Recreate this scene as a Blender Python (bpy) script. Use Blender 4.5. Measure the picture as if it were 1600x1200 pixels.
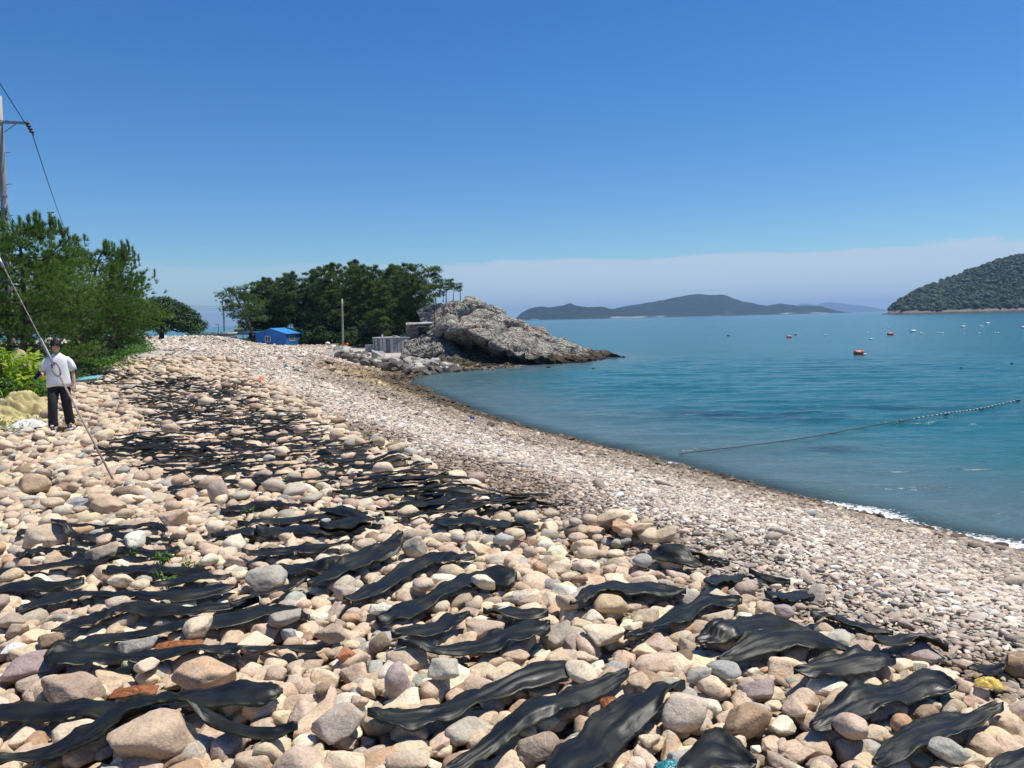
import bpy, math, random
import numpy as np
from mathutils import Matrix, Vector, Euler
R = math.radians
rng = np.random.default_rng(7)
random.seed(7)
scene = bpy.context.scene
for o in list(bpy.data.objects): bpy.data.objects.remove(o)
COL = scene.collection

# ------------------------------------------------------------------ camera, sky, sun, exposure
PITCH, ROLL, CZ, FPX = 4.8, 1.27, 5.0, 1200.0
cam = bpy.data.cameras.new('camera'); camo = bpy.data.objects.new('camera', cam); COL.objects.link(camo)
CM = Matrix.Translation((0, 0, CZ)) @ Euler((R(90 - PITCH), 0, 0)).to_matrix().to_4x4() @ Matrix.Rotation(-R(ROLL), 4, 'Z')
camo.matrix_world = CM
cam.sensor_width = 36; cam.lens = 36 * FPX / 1600; cam.clip_start = 0.05; cam.clip_end = 90000
scene.camera = camo
SUN_EL, SUN_AZ = 68.0, 76.0            # azimuth measured clockwise from +Y (the view direction)
w = bpy.data.worlds.new('World'); scene.world = w; w.use_nodes = True
nt = w.node_tree; nt.nodes.clear()
def wn(t, **k):
    n = nt.nodes.new(t)
    for a, b in k.items(): setattr(n, a, b)
    return n
SKY_S = 0.085
out = wn('ShaderNodeOutputWorld'); bg = wn('ShaderNodeBackground'); bg.inputs[1].default_value = SKY_S
sky = wn('ShaderNodeTexSky', sky_type='NISHITA', sun_disc=False, sun_elevation=R(SUN_EL), sun_rotation=R(SUN_AZ))
sky.altitude = 0; sky.air_density = 1.0; sky.dust_density = 0.1; sky.ozone_density = 4.0
tc = wn('ShaderNodeTexCoord'); sp = wn('ShaderNodeSeparateXYZ'); nt.links.new(tc.outputs['Generated'], sp.inputs[0])
mp = wn('ShaderNodeMapping'); mp.inputs['Scale'].default_value = (9, 9, 45); nt.links.new(tc.outputs['Generated'], mp.inputs[0])
nz = wn('ShaderNodeTexNoise'); nz.inputs['Scale'].default_value = 1.0; nz.inputs['Detail'].default_value = 6; nt.links.new(mp.outputs[0], nz.inputs[0])
mt = wn('ShaderNodeMath', operation='MULTIPLY_ADD'); nt.links.new(nz.outputs[0], mt.inputs[0]); mt.inputs[1].default_value = 0.028; nt.links.new(sp.outputs[2], mt.inputs[2])
def ramp01(src, a, b):
    n = wn('ShaderNodeMapRange', interpolation_type='SMOOTHSTEP'); nt.links.new(src, n.inputs[0])
    n.inputs[1].default_value = a; n.inputs[2].default_value = b; return n.outputs[0]
m1 = ramp01(mt.outputs[0], 0.0890, 0.0842)
m2 = ramp01(sp.outputs[0], -0.30, 0.02)
m2b = wn('ShaderNodeMapRange'); nt.links.new(m2, m2b.inputs[0]); m2b.inputs[3].default_value = 0.35; m2b.inputs[4].default_value = 1.0
m3 = ramp01(sp.outputs[2], -0.03, 0.06)
m3b = wn('ShaderNodeMapRange'); nt.links.new(m3, m3b.inputs[0]); m3b.inputs[3].default_value = 0.35; m3b.inputs[4].default_value = 0.85
p1 = wn('ShaderNodeMath', operation='MULTIPLY'); nt.links.new(m1, p1.inputs[0]); nt.links.new(m2b.outputs[0], p1.inputs[1])
p2 = wn('ShaderNodeMath', operation='MULTIPLY'); nt.links.new(p1.outputs[0], p2.inputs[0]); nt.links.new(m3b.outputs[0], p2.inputs[1])
mx = wn('ShaderNodeMix', data_type='RGBA'); nt.links.new(p2.outputs[0], mx.inputs[0]); hs = wn('ShaderNodeHueSaturation'); hs.inputs['Saturation'].default_value = 1.34; hs.inputs['Hue'].default_value = 0.509; hs.inputs['Value'].default_value = 1.15; gm = wn('ShaderNodeGamma'); gm.inputs[1].default_value = 0.96; nt.links.new(sky.outputs[0], gm.inputs[0]); nt.links.new(gm.outputs[0], hs.inputs['Color']); tn = wn('ShaderNodeMix', data_type='RGBA', blend_type='MULTIPLY'); tn.inputs[0].default_value = 1; tn.inputs[7].default_value = (.86, 1.055, 1.11, 1); nt.links.new(hs.outputs[0], tn.inputs[6]); nt.links.new(tn.outputs[2], mx.inputs[6])
mx.inputs[7].default_value = (0.50 / SKY_S, 0.59 / SKY_S, 0.70 / SKY_S, 1)
nt.links.new(mx.outputs[2], bg.inputs[0]); nt.links.new(bg.outputs[0], out.inputs[0])
sl = bpy.data.lights.new('sun', 'SUN'); sl.energy = 5.0; sl.angle = R(0.53); sl.color = (1, 0.945, 0.85)
so = bpy.data.objects.new('sun', sl); COL.objects.link(so)
SUND = Vector((math.sin(R(SUN_AZ)) * math.cos(R(SUN_EL)), math.cos(R(SUN_AZ)) * math.cos(R(SUN_EL)), math.sin(R(SUN_EL))))
so.rotation_euler = SUND.to_track_quat('Z', 'Y').to_euler()
vs = scene.view_settings; vs.view_transform = 'Standard'; vs.look = 'None'; vs.gamma = 1; vs.use_curve_mapping = False; vs.exposure = 0.22
scene.cycles.max_bounces = 6; scene.cycles.diffuse_bounces = 3; scene.cycles.glossy_bounces = 3; scene.cycles.transparent_max_bounces = 12
scene.cycles.volume_bounces = 0; scene.cycles.use_denoising = True

# ------------------------------------------------------------------ helpers
CMi = CM.inverted(); CR = np.array(CM.to_3x3())
def ray(u, v):
    d = CR @ np.array([(u - 800) / FPX, -(v - 600) / FPX, -1.0]); return d
def at_depth(u, v, Y):                       # the point at ground distance Y along that line of sight
    d = ray(u, v); t = Y / d[1]; return np.array([0, 0, CZ]) + d * t
def proj(P):
    P = np.asarray(P, float) - np.array([0, 0, CZ]); q = P @ CR
    return 800 + FPX * q[..., 0] / -q[..., 2], 600 - FPX * q[..., 1] / -q[..., 2], -q[..., 2]

def _h(ix, iy, iz, s):
    n = (ix * 374761393 + iy * 668265263 + iz * 2147483647 + s * 1274126177) & 0xffffffff
    n = ((n ^ (n >> 13)) * 1274126177) & 0xffffffff
    n = ((n ^ (n >> 16)) * 2246822519) & 0xffffffff
    return ((n ^ (n >> 15)) & 0xffffff) / float(0xffffff)
def vnoise(p, s=0):
    p = np.asarray(p, float); i = np.floor(p).astype(np.int64); f = p - i; f = f * f * (3 - 2 * f); r = 0
    for a in (0, 1):
        wa = f[..., 0] if a else 1 - f[..., 0]
        for b in (0, 1):
            wb = f[..., 1] if b else 1 - f[..., 1]
            for c in (0, 1):
                wc = f[..., 2] if c else 1 - f[..., 2]
                r = r + wa * wb * wc * _h(i[..., 0] + a, i[..., 1] + b, i[..., 2] + c, s)
    return r
def fbm(p, o=4, s=0):
    p = np.asarray(p, float); r = 0; a = 0.5
    for k in range(o): r = r + a * (vnoise(p, s + k * 13) - 0.5) * 2; p = p * 2.03; a *= 0.5
    return r
def worley(p, s=0):                          # F1, F2 and the value of the nearest cell
    p = np.asarray(p, float); i = np.floor(p).astype(np.int64); n = p.shape[0]
    f1 = np.full(n, 9.); f2 = np.full(n, 9.); val = np.zeros(n)
    for a in (-1, 0, 1):
        for b in (-1, 0, 1):
            for c in (-1, 0, 1):
                x, y, z = i[:, 0] + a, i[:, 1] + b, i[:, 2] + c
                q = np.stack([x + _h(x, y, z, s), y + _h(x, y, z, s + 1), z + _h(x, y, z, s + 2)], 1)
                d = np.linalg.norm(q - p, axis=1); m = d < f1
                f2 = np.where(m, f1, np.minimum(f2, d)); val = np.where(m, _h(x, y, z, s + 3), val); f1 = np.where(m, d, f1)
    return f1, f2, val
def sstep(a, b, x):
    t = np.clip((np.asarray(x, float) - a) / (b - a), 0, 1); return t * t * (3 - 2 * t)
def catmull(P, n):
    P = np.asarray(P, float)
    if len(P) < 3: return P[0] + (P[-1] - P[0]) * np.linspace(0, 1, n)[:, None]
    Q = np.vstack([2 * P[0] - P[1], P, 2 * P[-1] - P[-2]]); t = np.linspace(0, len(P) - 1 - 1e-9, n); i = t.astype(int); f = (t - i)[:, None]
    a, b, c, d = Q[i], Q[i + 1], Q[i + 2], Q[i + 3]
    return 0.5 * (2 * b + (c - a) * f + (2 * a - 5 * b + 4 * c - d) * f * f + (3 * b - a - 3 * c + d) * f ** 3)

def mesh_arrays(name, V, F, smooth=True, attrs=None):
    V = np.ascontiguousarray(V, np.float32).reshape(-1, 3); F = np.ascontiguousarray(F, np.int32); k = F.shape[1]
    me = bpy.data.meshes.new(name); me.vertices.add(len(V)); me.vertices.foreach_set('co', V.ravel())
    me.loops.add(F.size); me.loops.foreach_set('vertex_index', F.ravel())
    me.polygons.add(len(F)); me.polygons.foreach_set('loop_start', np.arange(0, F.size, k, dtype=np.int32))
    me.polygons.foreach_set('use_smooth', np.full(len(F), smooth, bool))
    for an, A in (attrs or {}).items():
        A = np.asarray(A, np.float32)
        if A.ndim == 2:
            if A.shape[1] == 3: A = np.hstack([A, np.ones((len(A), 1), np.float32)])
            me.attributes.new(an, 'FLOAT_COLOR', 'POINT').data.foreach_set('color', np.ascontiguousarray(A).ravel())
        else: me.attributes.new(an, 'FLOAT', 'POINT').data.foreach_set('value', A)
    me.update(calc_edges=True); me.validate(); return me
def link(name, me, mat=None, parent=None, loc=None):
    o = bpy.data.objects.new(name, me); COL.objects.link(o)
    if mat is not None and me is not None and not len(me.materials): me.materials.append(mat)
    if parent is not None: o.parent = parent
    if loc is not None: o.location = loc
    return o
def tag(o, label=None, cat=None, group=None, kind=None):
    if label: o['label'] = label
    if cat: o['category'] = cat
    if group: o['group'] = group
    if kind: o['kind'] = kind
    return o
def empty(name, loc, rz, label, cat, group=None):
    o = bpy.data.objects.new(name, None); COL.objects.link(o); o.location = loc; o.rotation_euler = (0, 0, rz); return tag(o, label, cat, group)
class MB:                                    # gathers shapes, then links them as one mesh
    def __init__(s): s.v = []; s.f = []
    def add(s, V, F):
        b = len(s.v); s.v += [tuple(map(float, p)) for p in V]; s.f += [tuple(int(i) + b for i in f) for f in F]; return s
    def box(s, c, size, rz=0, bev=0, rx=0, ry=0):
        x, y, z = [k / 2 for k in size]
        if bev > 0:
            pts = []
            for sx in (-1, 1):
                for sy in (-1, 1):
                    for sz in (-1, 1):
                        pts += [(sx * x, sy * (y - bev), sz * (z - bev)), (sx * (x - bev), sy * y, sz * (z - bev)), (sx * (x - bev), sy * (y - bev), sz * z)]
            import bmesh
            bm = bmesh.new(); [bm.verts.new(p) for p in pts]; r = bmesh.ops.convex_hull(bm, input=bm.verts); bm.verts.index_update()
            V = [v.co.copy() for v in bm.verts]; F = [[v.index for v in f.verts] for f in bm.faces]; bm.free()
        else:
            V = [Vector((i, j, k)) for i in (-x, x) for j in (-y, y) for k in (-z, z)]
            F = [(0, 1, 3, 2), (4, 6, 7, 5), (0, 4, 5, 1), (2, 3, 7, 6), (0, 2, 6, 4), (1, 5, 7, 3)]
        M = Euler((rx, ry, rz)).to_matrix()
        return s.add([M @ v + Vector(c) for v in V], F)
    def tube(s, P, r, n=8, cap=True):
        P = [np.array(p, float) for p in P]; m = len(P); r = r if hasattr(r, '__len__') else [r] * m
        V = []; F = []; up = None
        for i, p in enumerate(P):
            t = P[min(i + 1, m - 1)] - P[max(i - 1, 0)]; t /= np.linalg.norm(t) + 1e-12
            if up is None: up = np.array([1., 0, 0]) if abs(t[0]) < .8 else np.array([0, 1., 0])
            a = np.cross(t, up); a /= np.linalg.norm(a) + 1e-12; b = np.cross(a, t); up = b
            for k in range(n):
                g = 2 * math.pi * k / n; V.append(p + r[i] * (math.cos(g) * a + math.sin(g) * b))
        for i in range(m - 1):
            for k in range(n): F.append((i * n + k, i * n + (k + 1) % n, (i + 1) * n + (k + 1) % n, (i + 1) * n + k))
        if cap: F.append(tuple(range(n))[::-1]); F.append(tuple((m - 1) * n + k for k in range(n)))
        return s.add(V, F)
    def loft(s, rings, n=16, power=2.0, cap=True):   # rings: (centre, rx, ry), level rings
        V = []; F = []
        for c, rx, ry in rings:
            for k in range(n):
                g = 2 * math.pi * k / n; cg, sg = math.cos(g), math.sin(g)
                V.append((c[0] + rx * math.copysign(abs(cg) ** (2 / power), cg), c[1] + ry * math.copysign(abs(sg) ** (2 / power), sg), c[2]))
        m = len(rings)
        for i in range(m - 1):
            for k in range(n): F.append((i * n + k, i * n + (k + 1) % n, (i + 1) * n + (k + 1) % n, (i + 1) * n + k))
        if cap: F.append(tuple(range(n))[::-1]); F.append(tuple((m - 1) * n + k for k in range(n)))
        return s.add(V, F)
    def ellipsoid(s, c, r, n=12, m=8):
        V = [(c[0], c[1], c[2] - r[2])]; F = []
        for i in range(1, m):
            a = math.pi * i / m
            for k in range(n):
                g = 2 * math.pi * k / n; V.append((c[0] + r[0] * math.sin(a) * math.cos(g), c[1] + r[1] * math.sin(a) * math.sin(g), c[2] - r[2] * math.cos(a)))
        V.append((c[0], c[1], c[2] + r[2]))
        for k in range(n): F.append((0, 1 + (k + 1) % n, 1 + k)); F.append((len(V) - 1, 1 + (m - 2) * n + k, 1 + (m - 2) * n + (k + 1) % n))
        for i in range(m - 2):
            for k in range(n): F.append((1 + i * n + k, 1 + i * n + (k + 1) % n, 1 + (i + 1) * n + (k + 1) % n, 1 + (i + 1) * n + k))
        return s.add(V, F)
    def quadgrid(s, G):
        a, b = G.shape[:2]; F = [(i * b + j, i * b + j + 1, (i + 1) * b + j + 1, (i + 1) * b + j) for i in range(a - 1) for j in range(b - 1)]
        return s.add(G.reshape(-1, 3), F)
    def mesh(s, name, smooth=False):
        me = bpy.data.meshes.new(name); me.from_pydata(s.v, [], s.f); me.update()
        if smooth: me.polygons.foreach_set('use_smooth', np.ones(len(me.polygons), bool))
        return me
    def build(s, name, mat, parent=None, smooth=False, loc=None): return link(name, s.mesh(name, smooth), mat, parent, loc)
def grid_faces(a, b):
    i, j = np.meshgrid(np.arange(a - 1), np.arange(b - 1), indexing='ij'); k = (i * b + j).ravel()
    return np.stack([k, k + 1, k + b + 1, k + b], 1)

# ------------------------------------------------------------------ materials
class NT:
    def __init__(s, name):
        s.m = bpy.data.materials.new(name); s.m.use_nodes = True; s.t = s.m.node_tree; s.b = s.t.nodes['Principled BSDF']; s.o = s.t.nodes['Material Output']
    def n(s, t, ins=None, **k):
        n = s.t.nodes.new(t)
        for a, b in k.items(): setattr(n, a, b)
        for a, b in (ins or {}).items(): s.set(n.inputs[a], b)
        return n
    def set(s, inp, v):
        if hasattr(v, 'is_output'): s.t.links.new(v, inp)
        elif isinstance(v, tuple) and len(v) == 3 and inp.type == 'RGBA': inp.default_value = (*v, 1)
        else: inp.default_value = v
    def p(s, **k):
        for a, b in k.items(): s.set(s.b.inputs[a.replace('_', ' ')], b)
    def pos(s): return s.n('ShaderNodeNewGeometry').outputs['Position']
    def obj(s): return s.n('ShaderNodeTexCoord').outputs['Object']
    def noise(s, vec, scale, detail=4, rough=.55, dist=0): return s.n('ShaderNodeTexNoise', {'Vector': vec, 'Scale': scale, 'Detail': detail, 'Roughness': rough, 'Distortion': dist}).outputs[0]
    def voro(s, vec, scale, feature='F1', out='Distance', rnd=1): return s.n('ShaderNodeTexVoronoi', {'Vector': vec, 'Scale': scale, 'Randomness': rnd}, feature=feature).outputs[out]
    def rng(s, v, a, b, c=0., d=1., smooth=True): return s.n('ShaderNodeMapRange', {0: v, 1: a, 2: b, 3: c, 4: d}, interpolation_type='SMOOTHSTEP' if smooth else 'LINEAR').outputs[0]
    def mix(s, f, a, b, mode='MIX'): return s.n('ShaderNodeMix', {0: f, 6: a, 7: b}, data_type='RGBA', blend_type=mode).outputs[2]
    def math(s, op, a, b=0.): return s.n('ShaderNodeMath', {0: a, 1: b}, operation=op).outputs[0]
    def vmul(s, v, k): return s.n('ShaderNodeVectorMath', {0: v, 1: k}, operation='MULTIPLY').outputs[0]
    def vadd(s, v, k): return s.n('ShaderNodeVectorMath', {0: v, 1: k}, operation='ADD').outputs[0]
    def attr(s, name, out='Color'): return s.n('ShaderNodeAttribute', attribute_name=name).outputs[out]
    def scale(s, c, f): return s.n('ShaderNodeVectorMath', {0: c, 'Scale': f}, operation='SCALE').outputs[0]
    def bump(s, h, strength=.5, dist=.01, normal=None):
        n = s.n('ShaderNodeBump', {'Height': h, 'Strength': strength, 'Distance': dist})
        if normal is not None: s.set(n.inputs['Normal'], normal)
        return n.outputs[0]
def simple(name, col, rough=.7, metal=0., var=.15, scale=6., bump=0., bscale=40., spec=.5):
    k = NT(name); v = k.obj(); f = k.rng(k.noise(v, scale, 5), .3, .7, 1 - var, 1 + var * .6)
    k.p(Base_Color=k.scale(k.n('ShaderNodeRGB').outputs[0], f), Roughness=rough, Metallic=metal, Specular_IOR_Level=spec)
    for n in k.t.nodes:
        if n.type == 'RGB': n.outputs[0].default_value = (*col, 1)
    if bump: k.p(Normal=k.bump(k.noise(v, bscale, 4), bump, .01))
    return k.m
def stone_mat(name, single):
    k = NT(name)
    if single:
        oi = k.n('ShaderNodeObjectInfo'); col = oi.outputs['Color']; rn = oi.outputs['Random']
    else: col = k.attr('col'); rn = k.attr('rnd', 'Fac')
    off = k.n('ShaderNodeCombineXYZ', {0: k.math('MULTIPLY', rn, 53.), 1: k.math('MULTIPLY', rn, 17.), 2: k.math('MULTIPLY', rn, 91.)}).outputs[0]
    v = k.vadd(k.pos(), off)
    n1 = k.noise(v, 8, 6, .6); n2 = k.noise(v, 75, 3, .7); n3 = k.noise(k.vmul(v, (1., 1., 2.6)), 5, 4, .55, .6)
    c = k.scale(col, k.rng(n1, .25, .75, .80, 1.14))
    c = k.mix(k.rng(n3, .53, .72, 0, .5), c, k.n('ShaderNodeMix', {0: 1., 6: c, 7: (.86, .66, .46)}, data_type='RGBA', blend_type='MULTIPLY').outputs[2])
    c = k.scale(c, k.rng(n2, .3, .62, .78, 1.09))
    vn = k.voro(k.vadd(v, k.scale(k.n('ShaderNodeTexNoise', {'Vector': v, 'Scale': 9.}).outputs[1], .12)), 4.5, 'DISTANCE_TO_EDGE'); c = k.mix(k.math('MULTIPLY', k.rng(vn, .012, .0), k.rng(n3, .45, .6, 0, .55)), c, (.66, .58, .48))
    blot = k.noise(v, 21, 5, .7)
    c = k.mix(k.rng(blot, .64, .74, 0, .32), c, (.16, .13, .11))
    k.p(Base_Color=c, Roughness=.82, Specular_IOR_Level=.3)
    h = k.math('ADD', k.math('MULTIPLY', n1, 1.6), k.math('ADD', k.math('MULTIPLY', n2, .22), k.math('MULTIPLY', blot, .5)))
    k.p(Normal=k.bump(h, .55, .02)); return k.m
M_STONE = stone_mat('beach_stone', True); M_STONES = stone_mat('beach_stones', False)
def kelp_mat():
    k = NT('kelp'); v = k.pos(); oi = k.n('ShaderNodeObjectInfo')
    vv = k.vadd(v, k.scale(v, 0.)); n1 = k.noise(v, 7, 4); n2 = k.noise(v, 28, 5, .6)
    rn = oi.outputs['Random']
    c = k.mix(k.rng(n1, .35, .7), (.008, .0085, .0085), (.014, .017, .011))
    c = k.mix(k.math('MULTIPLY', k.rng(n2, .58, .75), k.rng(rn, .6, 1., 0, .55)), c, (.04, .055, .036))
    c = k.mix(k.rng(k.noise(v, 55, 3), .74, .8, 0, .2), c, (.16, .16, .15))
    u = k.attr('across', 'Fac'); al = k.attr('along', 'Fac')
    st = k.n('ShaderNodeCombineXYZ', {0: k.math('MULTIPLY', u, 5.5), 1: k.math('MULTIPLY', al, 5.), 2: k.math('MULTIPLY', rn, 40.)}).outputs[0]
    str_ = k.noise(st, 1., 4, .55, 1.2)
    h = k.math('ADD', k.math('MULTIPLY', str_, .55), k.math('MULTIPLY', n2, .12))
    c = k.mix(k.math('MULTIPLY', k.rng(k.math('ABSOLUTE', u), .72, 1.), k.rng(n2, .4, .7)), c, (.055, .05, .010))
    k.p(Base_Color=c, Roughness=k.rng(n1, .3, .7, .38, .56), Specular_IOR_Level=.45, Normal=k.bump(h, .32, .010))
    tr = k.n('ShaderNodeBsdfTranslucent', {'Color': (.16, .17, .02)})
    ms = k.n('ShaderNodeMixShader', {0: .22, 1: k.b.outputs[0], 2: tr.outputs[0]}); k.t.links.new(ms.outputs[0], k.o.inputs[0]); return k.m
M_KELP = kelp_mat()
def leaf_mat(name, base, tip, trans=.35, rough=.55):
    k = NT(name); f = k.attr('col', 'Fac'); c = k.mix(f, base, tip)
    c = k.scale(c, k.rng(k.noise(k.pos(), 1.1, 3), .3, .7, .75, 1.2))
    k.p(Base_Color=c, Roughness=rough, Specular_IOR_Level=.35)
    tr = k.n('ShaderNodeBsdfTranslucent', {'Color': k.mix(.5, c, (base[0] * 1.5 + .01, base[1] * 1.9 + .02, base[2] * .7))})
    ms = k.n('ShaderNodeMixShader', {0: trans, 1: k.b.outputs[0], 2: tr.outputs[0]}); k.t.links.new(ms.outputs[0], k.o.inputs[0]); return k.m
M_PINE_NEAR = leaf_mat('pine_needles_near', (.058, .115, .026), (.215, .325, .078), .4)
M_PINE = leaf_mat('pine_needles', (.050, .090, .026), (.19, .26, .082), .4)
M_BROAD = leaf_mat('broad_leaves', (.05, .13, .02), (.16, .32, .045), .4)
M_DARKLEAF = leaf_mat('dark_leaves', (.02, .055, .014), (.06, .12, .03), .3)
M_YELLOWLEAF = leaf_mat('yellow_green_leaves', (.2, .3, .03), (.42, .5, .05), .4)
M_ISLE = leaf_mat('island_canopy', (.014, .031, .010), (.050, .082, .025), .1, .8)
M_BARK = simple('bark', (.085, .062, .048), .9, var=.4, scale=12, bump=.8, bscale=25)
M_CONC = simple('concrete', (.42, .41, .39), .85, var=.2, scale=3, bump=.3)
M_CONC_D = simple('weathered_concrete', (.40, .40, .39), .9, var=.45, scale=2.4, bump=.5, bscale=9)
M_STEEL = simple('galvanised_steel', (.42, .43, .44), .5, .55, var=.2, scale=20)
M_RUST = simple('rusty_steel', (.30, .24, .20), .7, .2, var=.35, scale=25)
M_DARKWIRE = simple('dark_cable', (.03, .03, .035), .6)
M_DARK = simple('dark_interior', (.02, .02, .02), .9)
M_WHITE = simple('white_paint', (.75, .75, .73), .5, var=.1)
# ------------------------------------------------------------------ the lie of the land
LAND = np.array([(48, -60), (30, -22), (22, -5), (16, 5), (10.3, 15.4), (8.1, 19.5), (4.5, 27), (0, 36), (-5, 50), (-8.3, 61), (-9.3, 67), (-8, 73),
    (-3, 79), (2, 84), (7, 92), (9, 100), (5, 118), (-6, 138), (-22, 150), (-48, 152), (-60, 140), (-60, 120), (-58, 100), (-62, 80), (-80, 66), (-130, 50), (-150, 0), (-140, -70)], float)
LC = catmull(np.vstack([LAND, LAND[:1]]), 150)
def sdist(x, y):
    x = np.asarray(x, float); y = np.asarray(y, float); best = np.full(x.shape, 1e9); ins = np.zeros(x.shape, bool)
    for (ax, ay), (bx, by) in zip(LC[:-1], LC[1:]):
        dx, dy = bx - ax, by - ay; t = np.clip(((x - ax) * dx + (y - ay) * dy) / (dx * dx + dy * dy + 1e-12), 0, 1)
        best = np.minimum(best, (x - ax - t * dx) ** 2 + (y - ay - t * dy) ** 2)
        c = ((ay > y) != (by > y)) & (x < (bx - ax) * (y - ay) / (by - ay + 1e-12) + ax); ins ^= c
    return np.where(ins, 1, -1) * np.sqrt(best)
PLAT = np.array([(0, 0, 3.35), (-9, 15, 2.78), (-5, 9.8, 3.0), (2, 5, 3.25), (8, -10, 3.4), (-14, 24, 3.1), (-20, 18, 3.3), (-30, 0, 3.6), (-7, 23, 3.1), (-20, 40, 3.5), (-35, 45, 3.9),
    (-34, 66, 4.05), (-42, 82, 4.1), (-40, 95, 3.9), (-46, 110, 3.3), (-22, 70, 2.7), (-28, 92, 2.3), (-34, 110, 1.8), (-20, 97, 1.4), (-14, 95, 1.2), (-25, 115, 2.2), (-30, 130, 2.8), (-12, 110, 2.4), (-5, 100, 2.), (-60, 60, 3.2), (-60, 20, 4), (-13.5, 15.5, 3.5), (-16, 18, 3.6), (-12, 84, .7), (-4, 83, .4), (0, 88, .4), (-16, 90, 1.0), (-9, 79, .5), (6, 93, .3)])
GX = np.arange(-150, 60.1, .5); GY = np.arange(-60, 165.1, .5)
gx, gy = np.meshgrid(GX, GY, indexing='ij')
GD = sdist(gx, gy)
W = 1 / ((gx[..., None] - PLAT[:, 0]) ** 2 + (gy[..., None] - PLAT[:, 1]) ** 2 + 30) ** 2
GP = (W * PLAT[:, 2]).sum(-1) / W.sum(-1); del W
t_ = np.clip(GD / 12, 0, 1); GH = np.where(GD > 0, GP * (1.22 * t_ - .22 * t_ ** 2) + .05 * np.exp(-((GD - 13) / 1.8) ** 2), np.maximum(.2 * GD, -6))
GH += .09 * fbm(np.stack([gx / 5, gy / 5, gx * 0], -1), 3, 5) * sstep(.5, 4, GD)
def _bil(G, x, y):
    fx = np.clip((np.asarray(x, float) - GX[0]) / .5, 0, len(GX) - 1.001); fy = np.clip((np.asarray(y, float) - GY[0]) / .5, 0, len(GY) - 1.001)
    i = fx.astype(int); j = fy.astype(int); a = fx - i; b = fy - j
    return G[i, j] * (1 - a) * (1 - b) + G[i + 1, j] * a * (1 - b) + G[i, j + 1] * (1 - a) * b + G[i + 1, j + 1] * a * b
def H(x, y): return _bil(GH, x, y)
def D(x, y): return _bil(GD, x, y)
def on_ground(u, v, off=0.):
    d = ray(u, v); t = np.geomspace(1, 260, 900); P = np.array([0, 0, CZ]) + t[:, None] * d
    g = P[:, 2] - H(P[:, 0], P[:, 1]) - off; k = np.argmax(g < 0)
    if g[k] >= 0: return at_depth(u, v, 120)
    a, b = g[k - 1], g[k]; s = a / (a - b); return P[k - 1] + (P[k] - P[k - 1]) * s
def tint(x, y, d):                            # what colour the shingle is made of, across the beach
    n = fbm(np.stack([x / 2.2, y / 2.2, x * 0], -1), 3, 21); n2 = fbm(np.stack([x / .7, y / .7, x * 0], -1), 2, 31)
    dd = d + n * 1.3
    c = np.array([.315, .265, .205]) * np.ones(x.shape + (3,))
    hi = sstep(6.0, 10.5, dd)[..., None]; c = c * (1 - hi) + np.array([.53, .485, .425]) * hi
    lo = sstep(4.2, 1.8, dd)[..., None]; c = c * (1 - lo) + np.array([.25, .175, .11]) * lo
    oc = (sstep(36, 52, y) * sstep(9., 3.5, dd) * sstep(-.35, .25, n2 + .2) * sstep(90, 80, y))[..., None]; c = c * (1 - .85 * oc) + np.array([.40, .29, .10]) * .85 * oc
    wet = sstep(3.6, 1.2, d + n2 * .9 + n * .5)[..., None]; c = c * (1 - wet) + np.array([.105, .072, .036]) * wet
    up = sstep(11.5, 13, dd)[..., None] * sstep(45, 30, y)[..., None]; c = c * (1 - up) + np.array([.33, .26, .19]) * up
    return np.clip(c, 0, 1)

def beach_ground_mat():
    k = NT('shingle_ground'); v = k.pos(); t = k.attr('tint'); sh = k.attr('soil', 'Fac')
    cs = []
    c1 = k.n('ShaderNodeTexVoronoi', {'Vector': k.vmul(v, (1, 1, .4)), 'Scale': 11., 'Randomness': 1.}); bw = k.n('ShaderNodeSeparateColor', {0: c1.outputs['Color']})
    c = k.scale(t, k.rng(bw.outputs[0], 0, 1, .62, 1.28, False))
    c = k.mix(k.rng(bw.outputs[1], .6, 1, 0, .6), c, k.n('ShaderNodeMix', {0: 1., 6: c, 7: (1.05, .8, .6)}, data_type='RGBA', blend_type='MULTIPLY').outputs[2])
    c = k.scale(c, k.rng(k.noise(v, 60, 3), .3, .7, .8, 1.1))
    soil = k.mix(k.noise(v, 3, 5), (.05, .075, .02), (.11, .10, .05))
    c = k.mix(sh, c, soil)
    h = k.math('ADD', k.rng(c1.outputs['Distance'], 0, .7, 1, 0), k.math('MULTIPLY', k.noise(v, 3, 4), .8))
    k.p(Base_Color=c, Roughness=.9, Specular_IOR_Level=.25, Normal=k.bump(h, .9, .06)); return k.m
def warp_axis(a, b, c, n, s):                 # finer near c
    lo, hi = np.arcsinh((a - c) / s), np.arcsinh((b - c) / s); return c + s * np.sinh(np.linspace(lo, hi, n))
ax_ = warp_axis(-150, 58, 0, 230, 10); ay_ = warp_axis(-58, 164, 6, 280, 12)
X, Y = np.meshgrid(ax_, ay_, indexing='ij'); Z = H(X, Y); Dg = D(X, Y)
soil = sstep(0, 2, -(X + 11.9 + .31 * (Y - 14)) + 1.2 * fbm(np.stack([X / 2, Y / 2, X * 0], -1), 3, 3)) * sstep(66, 50, Y) + sstep(102, 108, Y + .25 * (X + 20) + 3 * fbm(np.stack([X / 5, Y / 5, X * 0], -1), 3, 4)) * (X > -75)
soil = np.clip(soil + sstep(-46, -50, X + 2 * fbm(np.stack([X / 2, Y / 2, X * 0], -1), 2, 8)) * .8 * (Y > 66), 0, 1)
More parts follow.
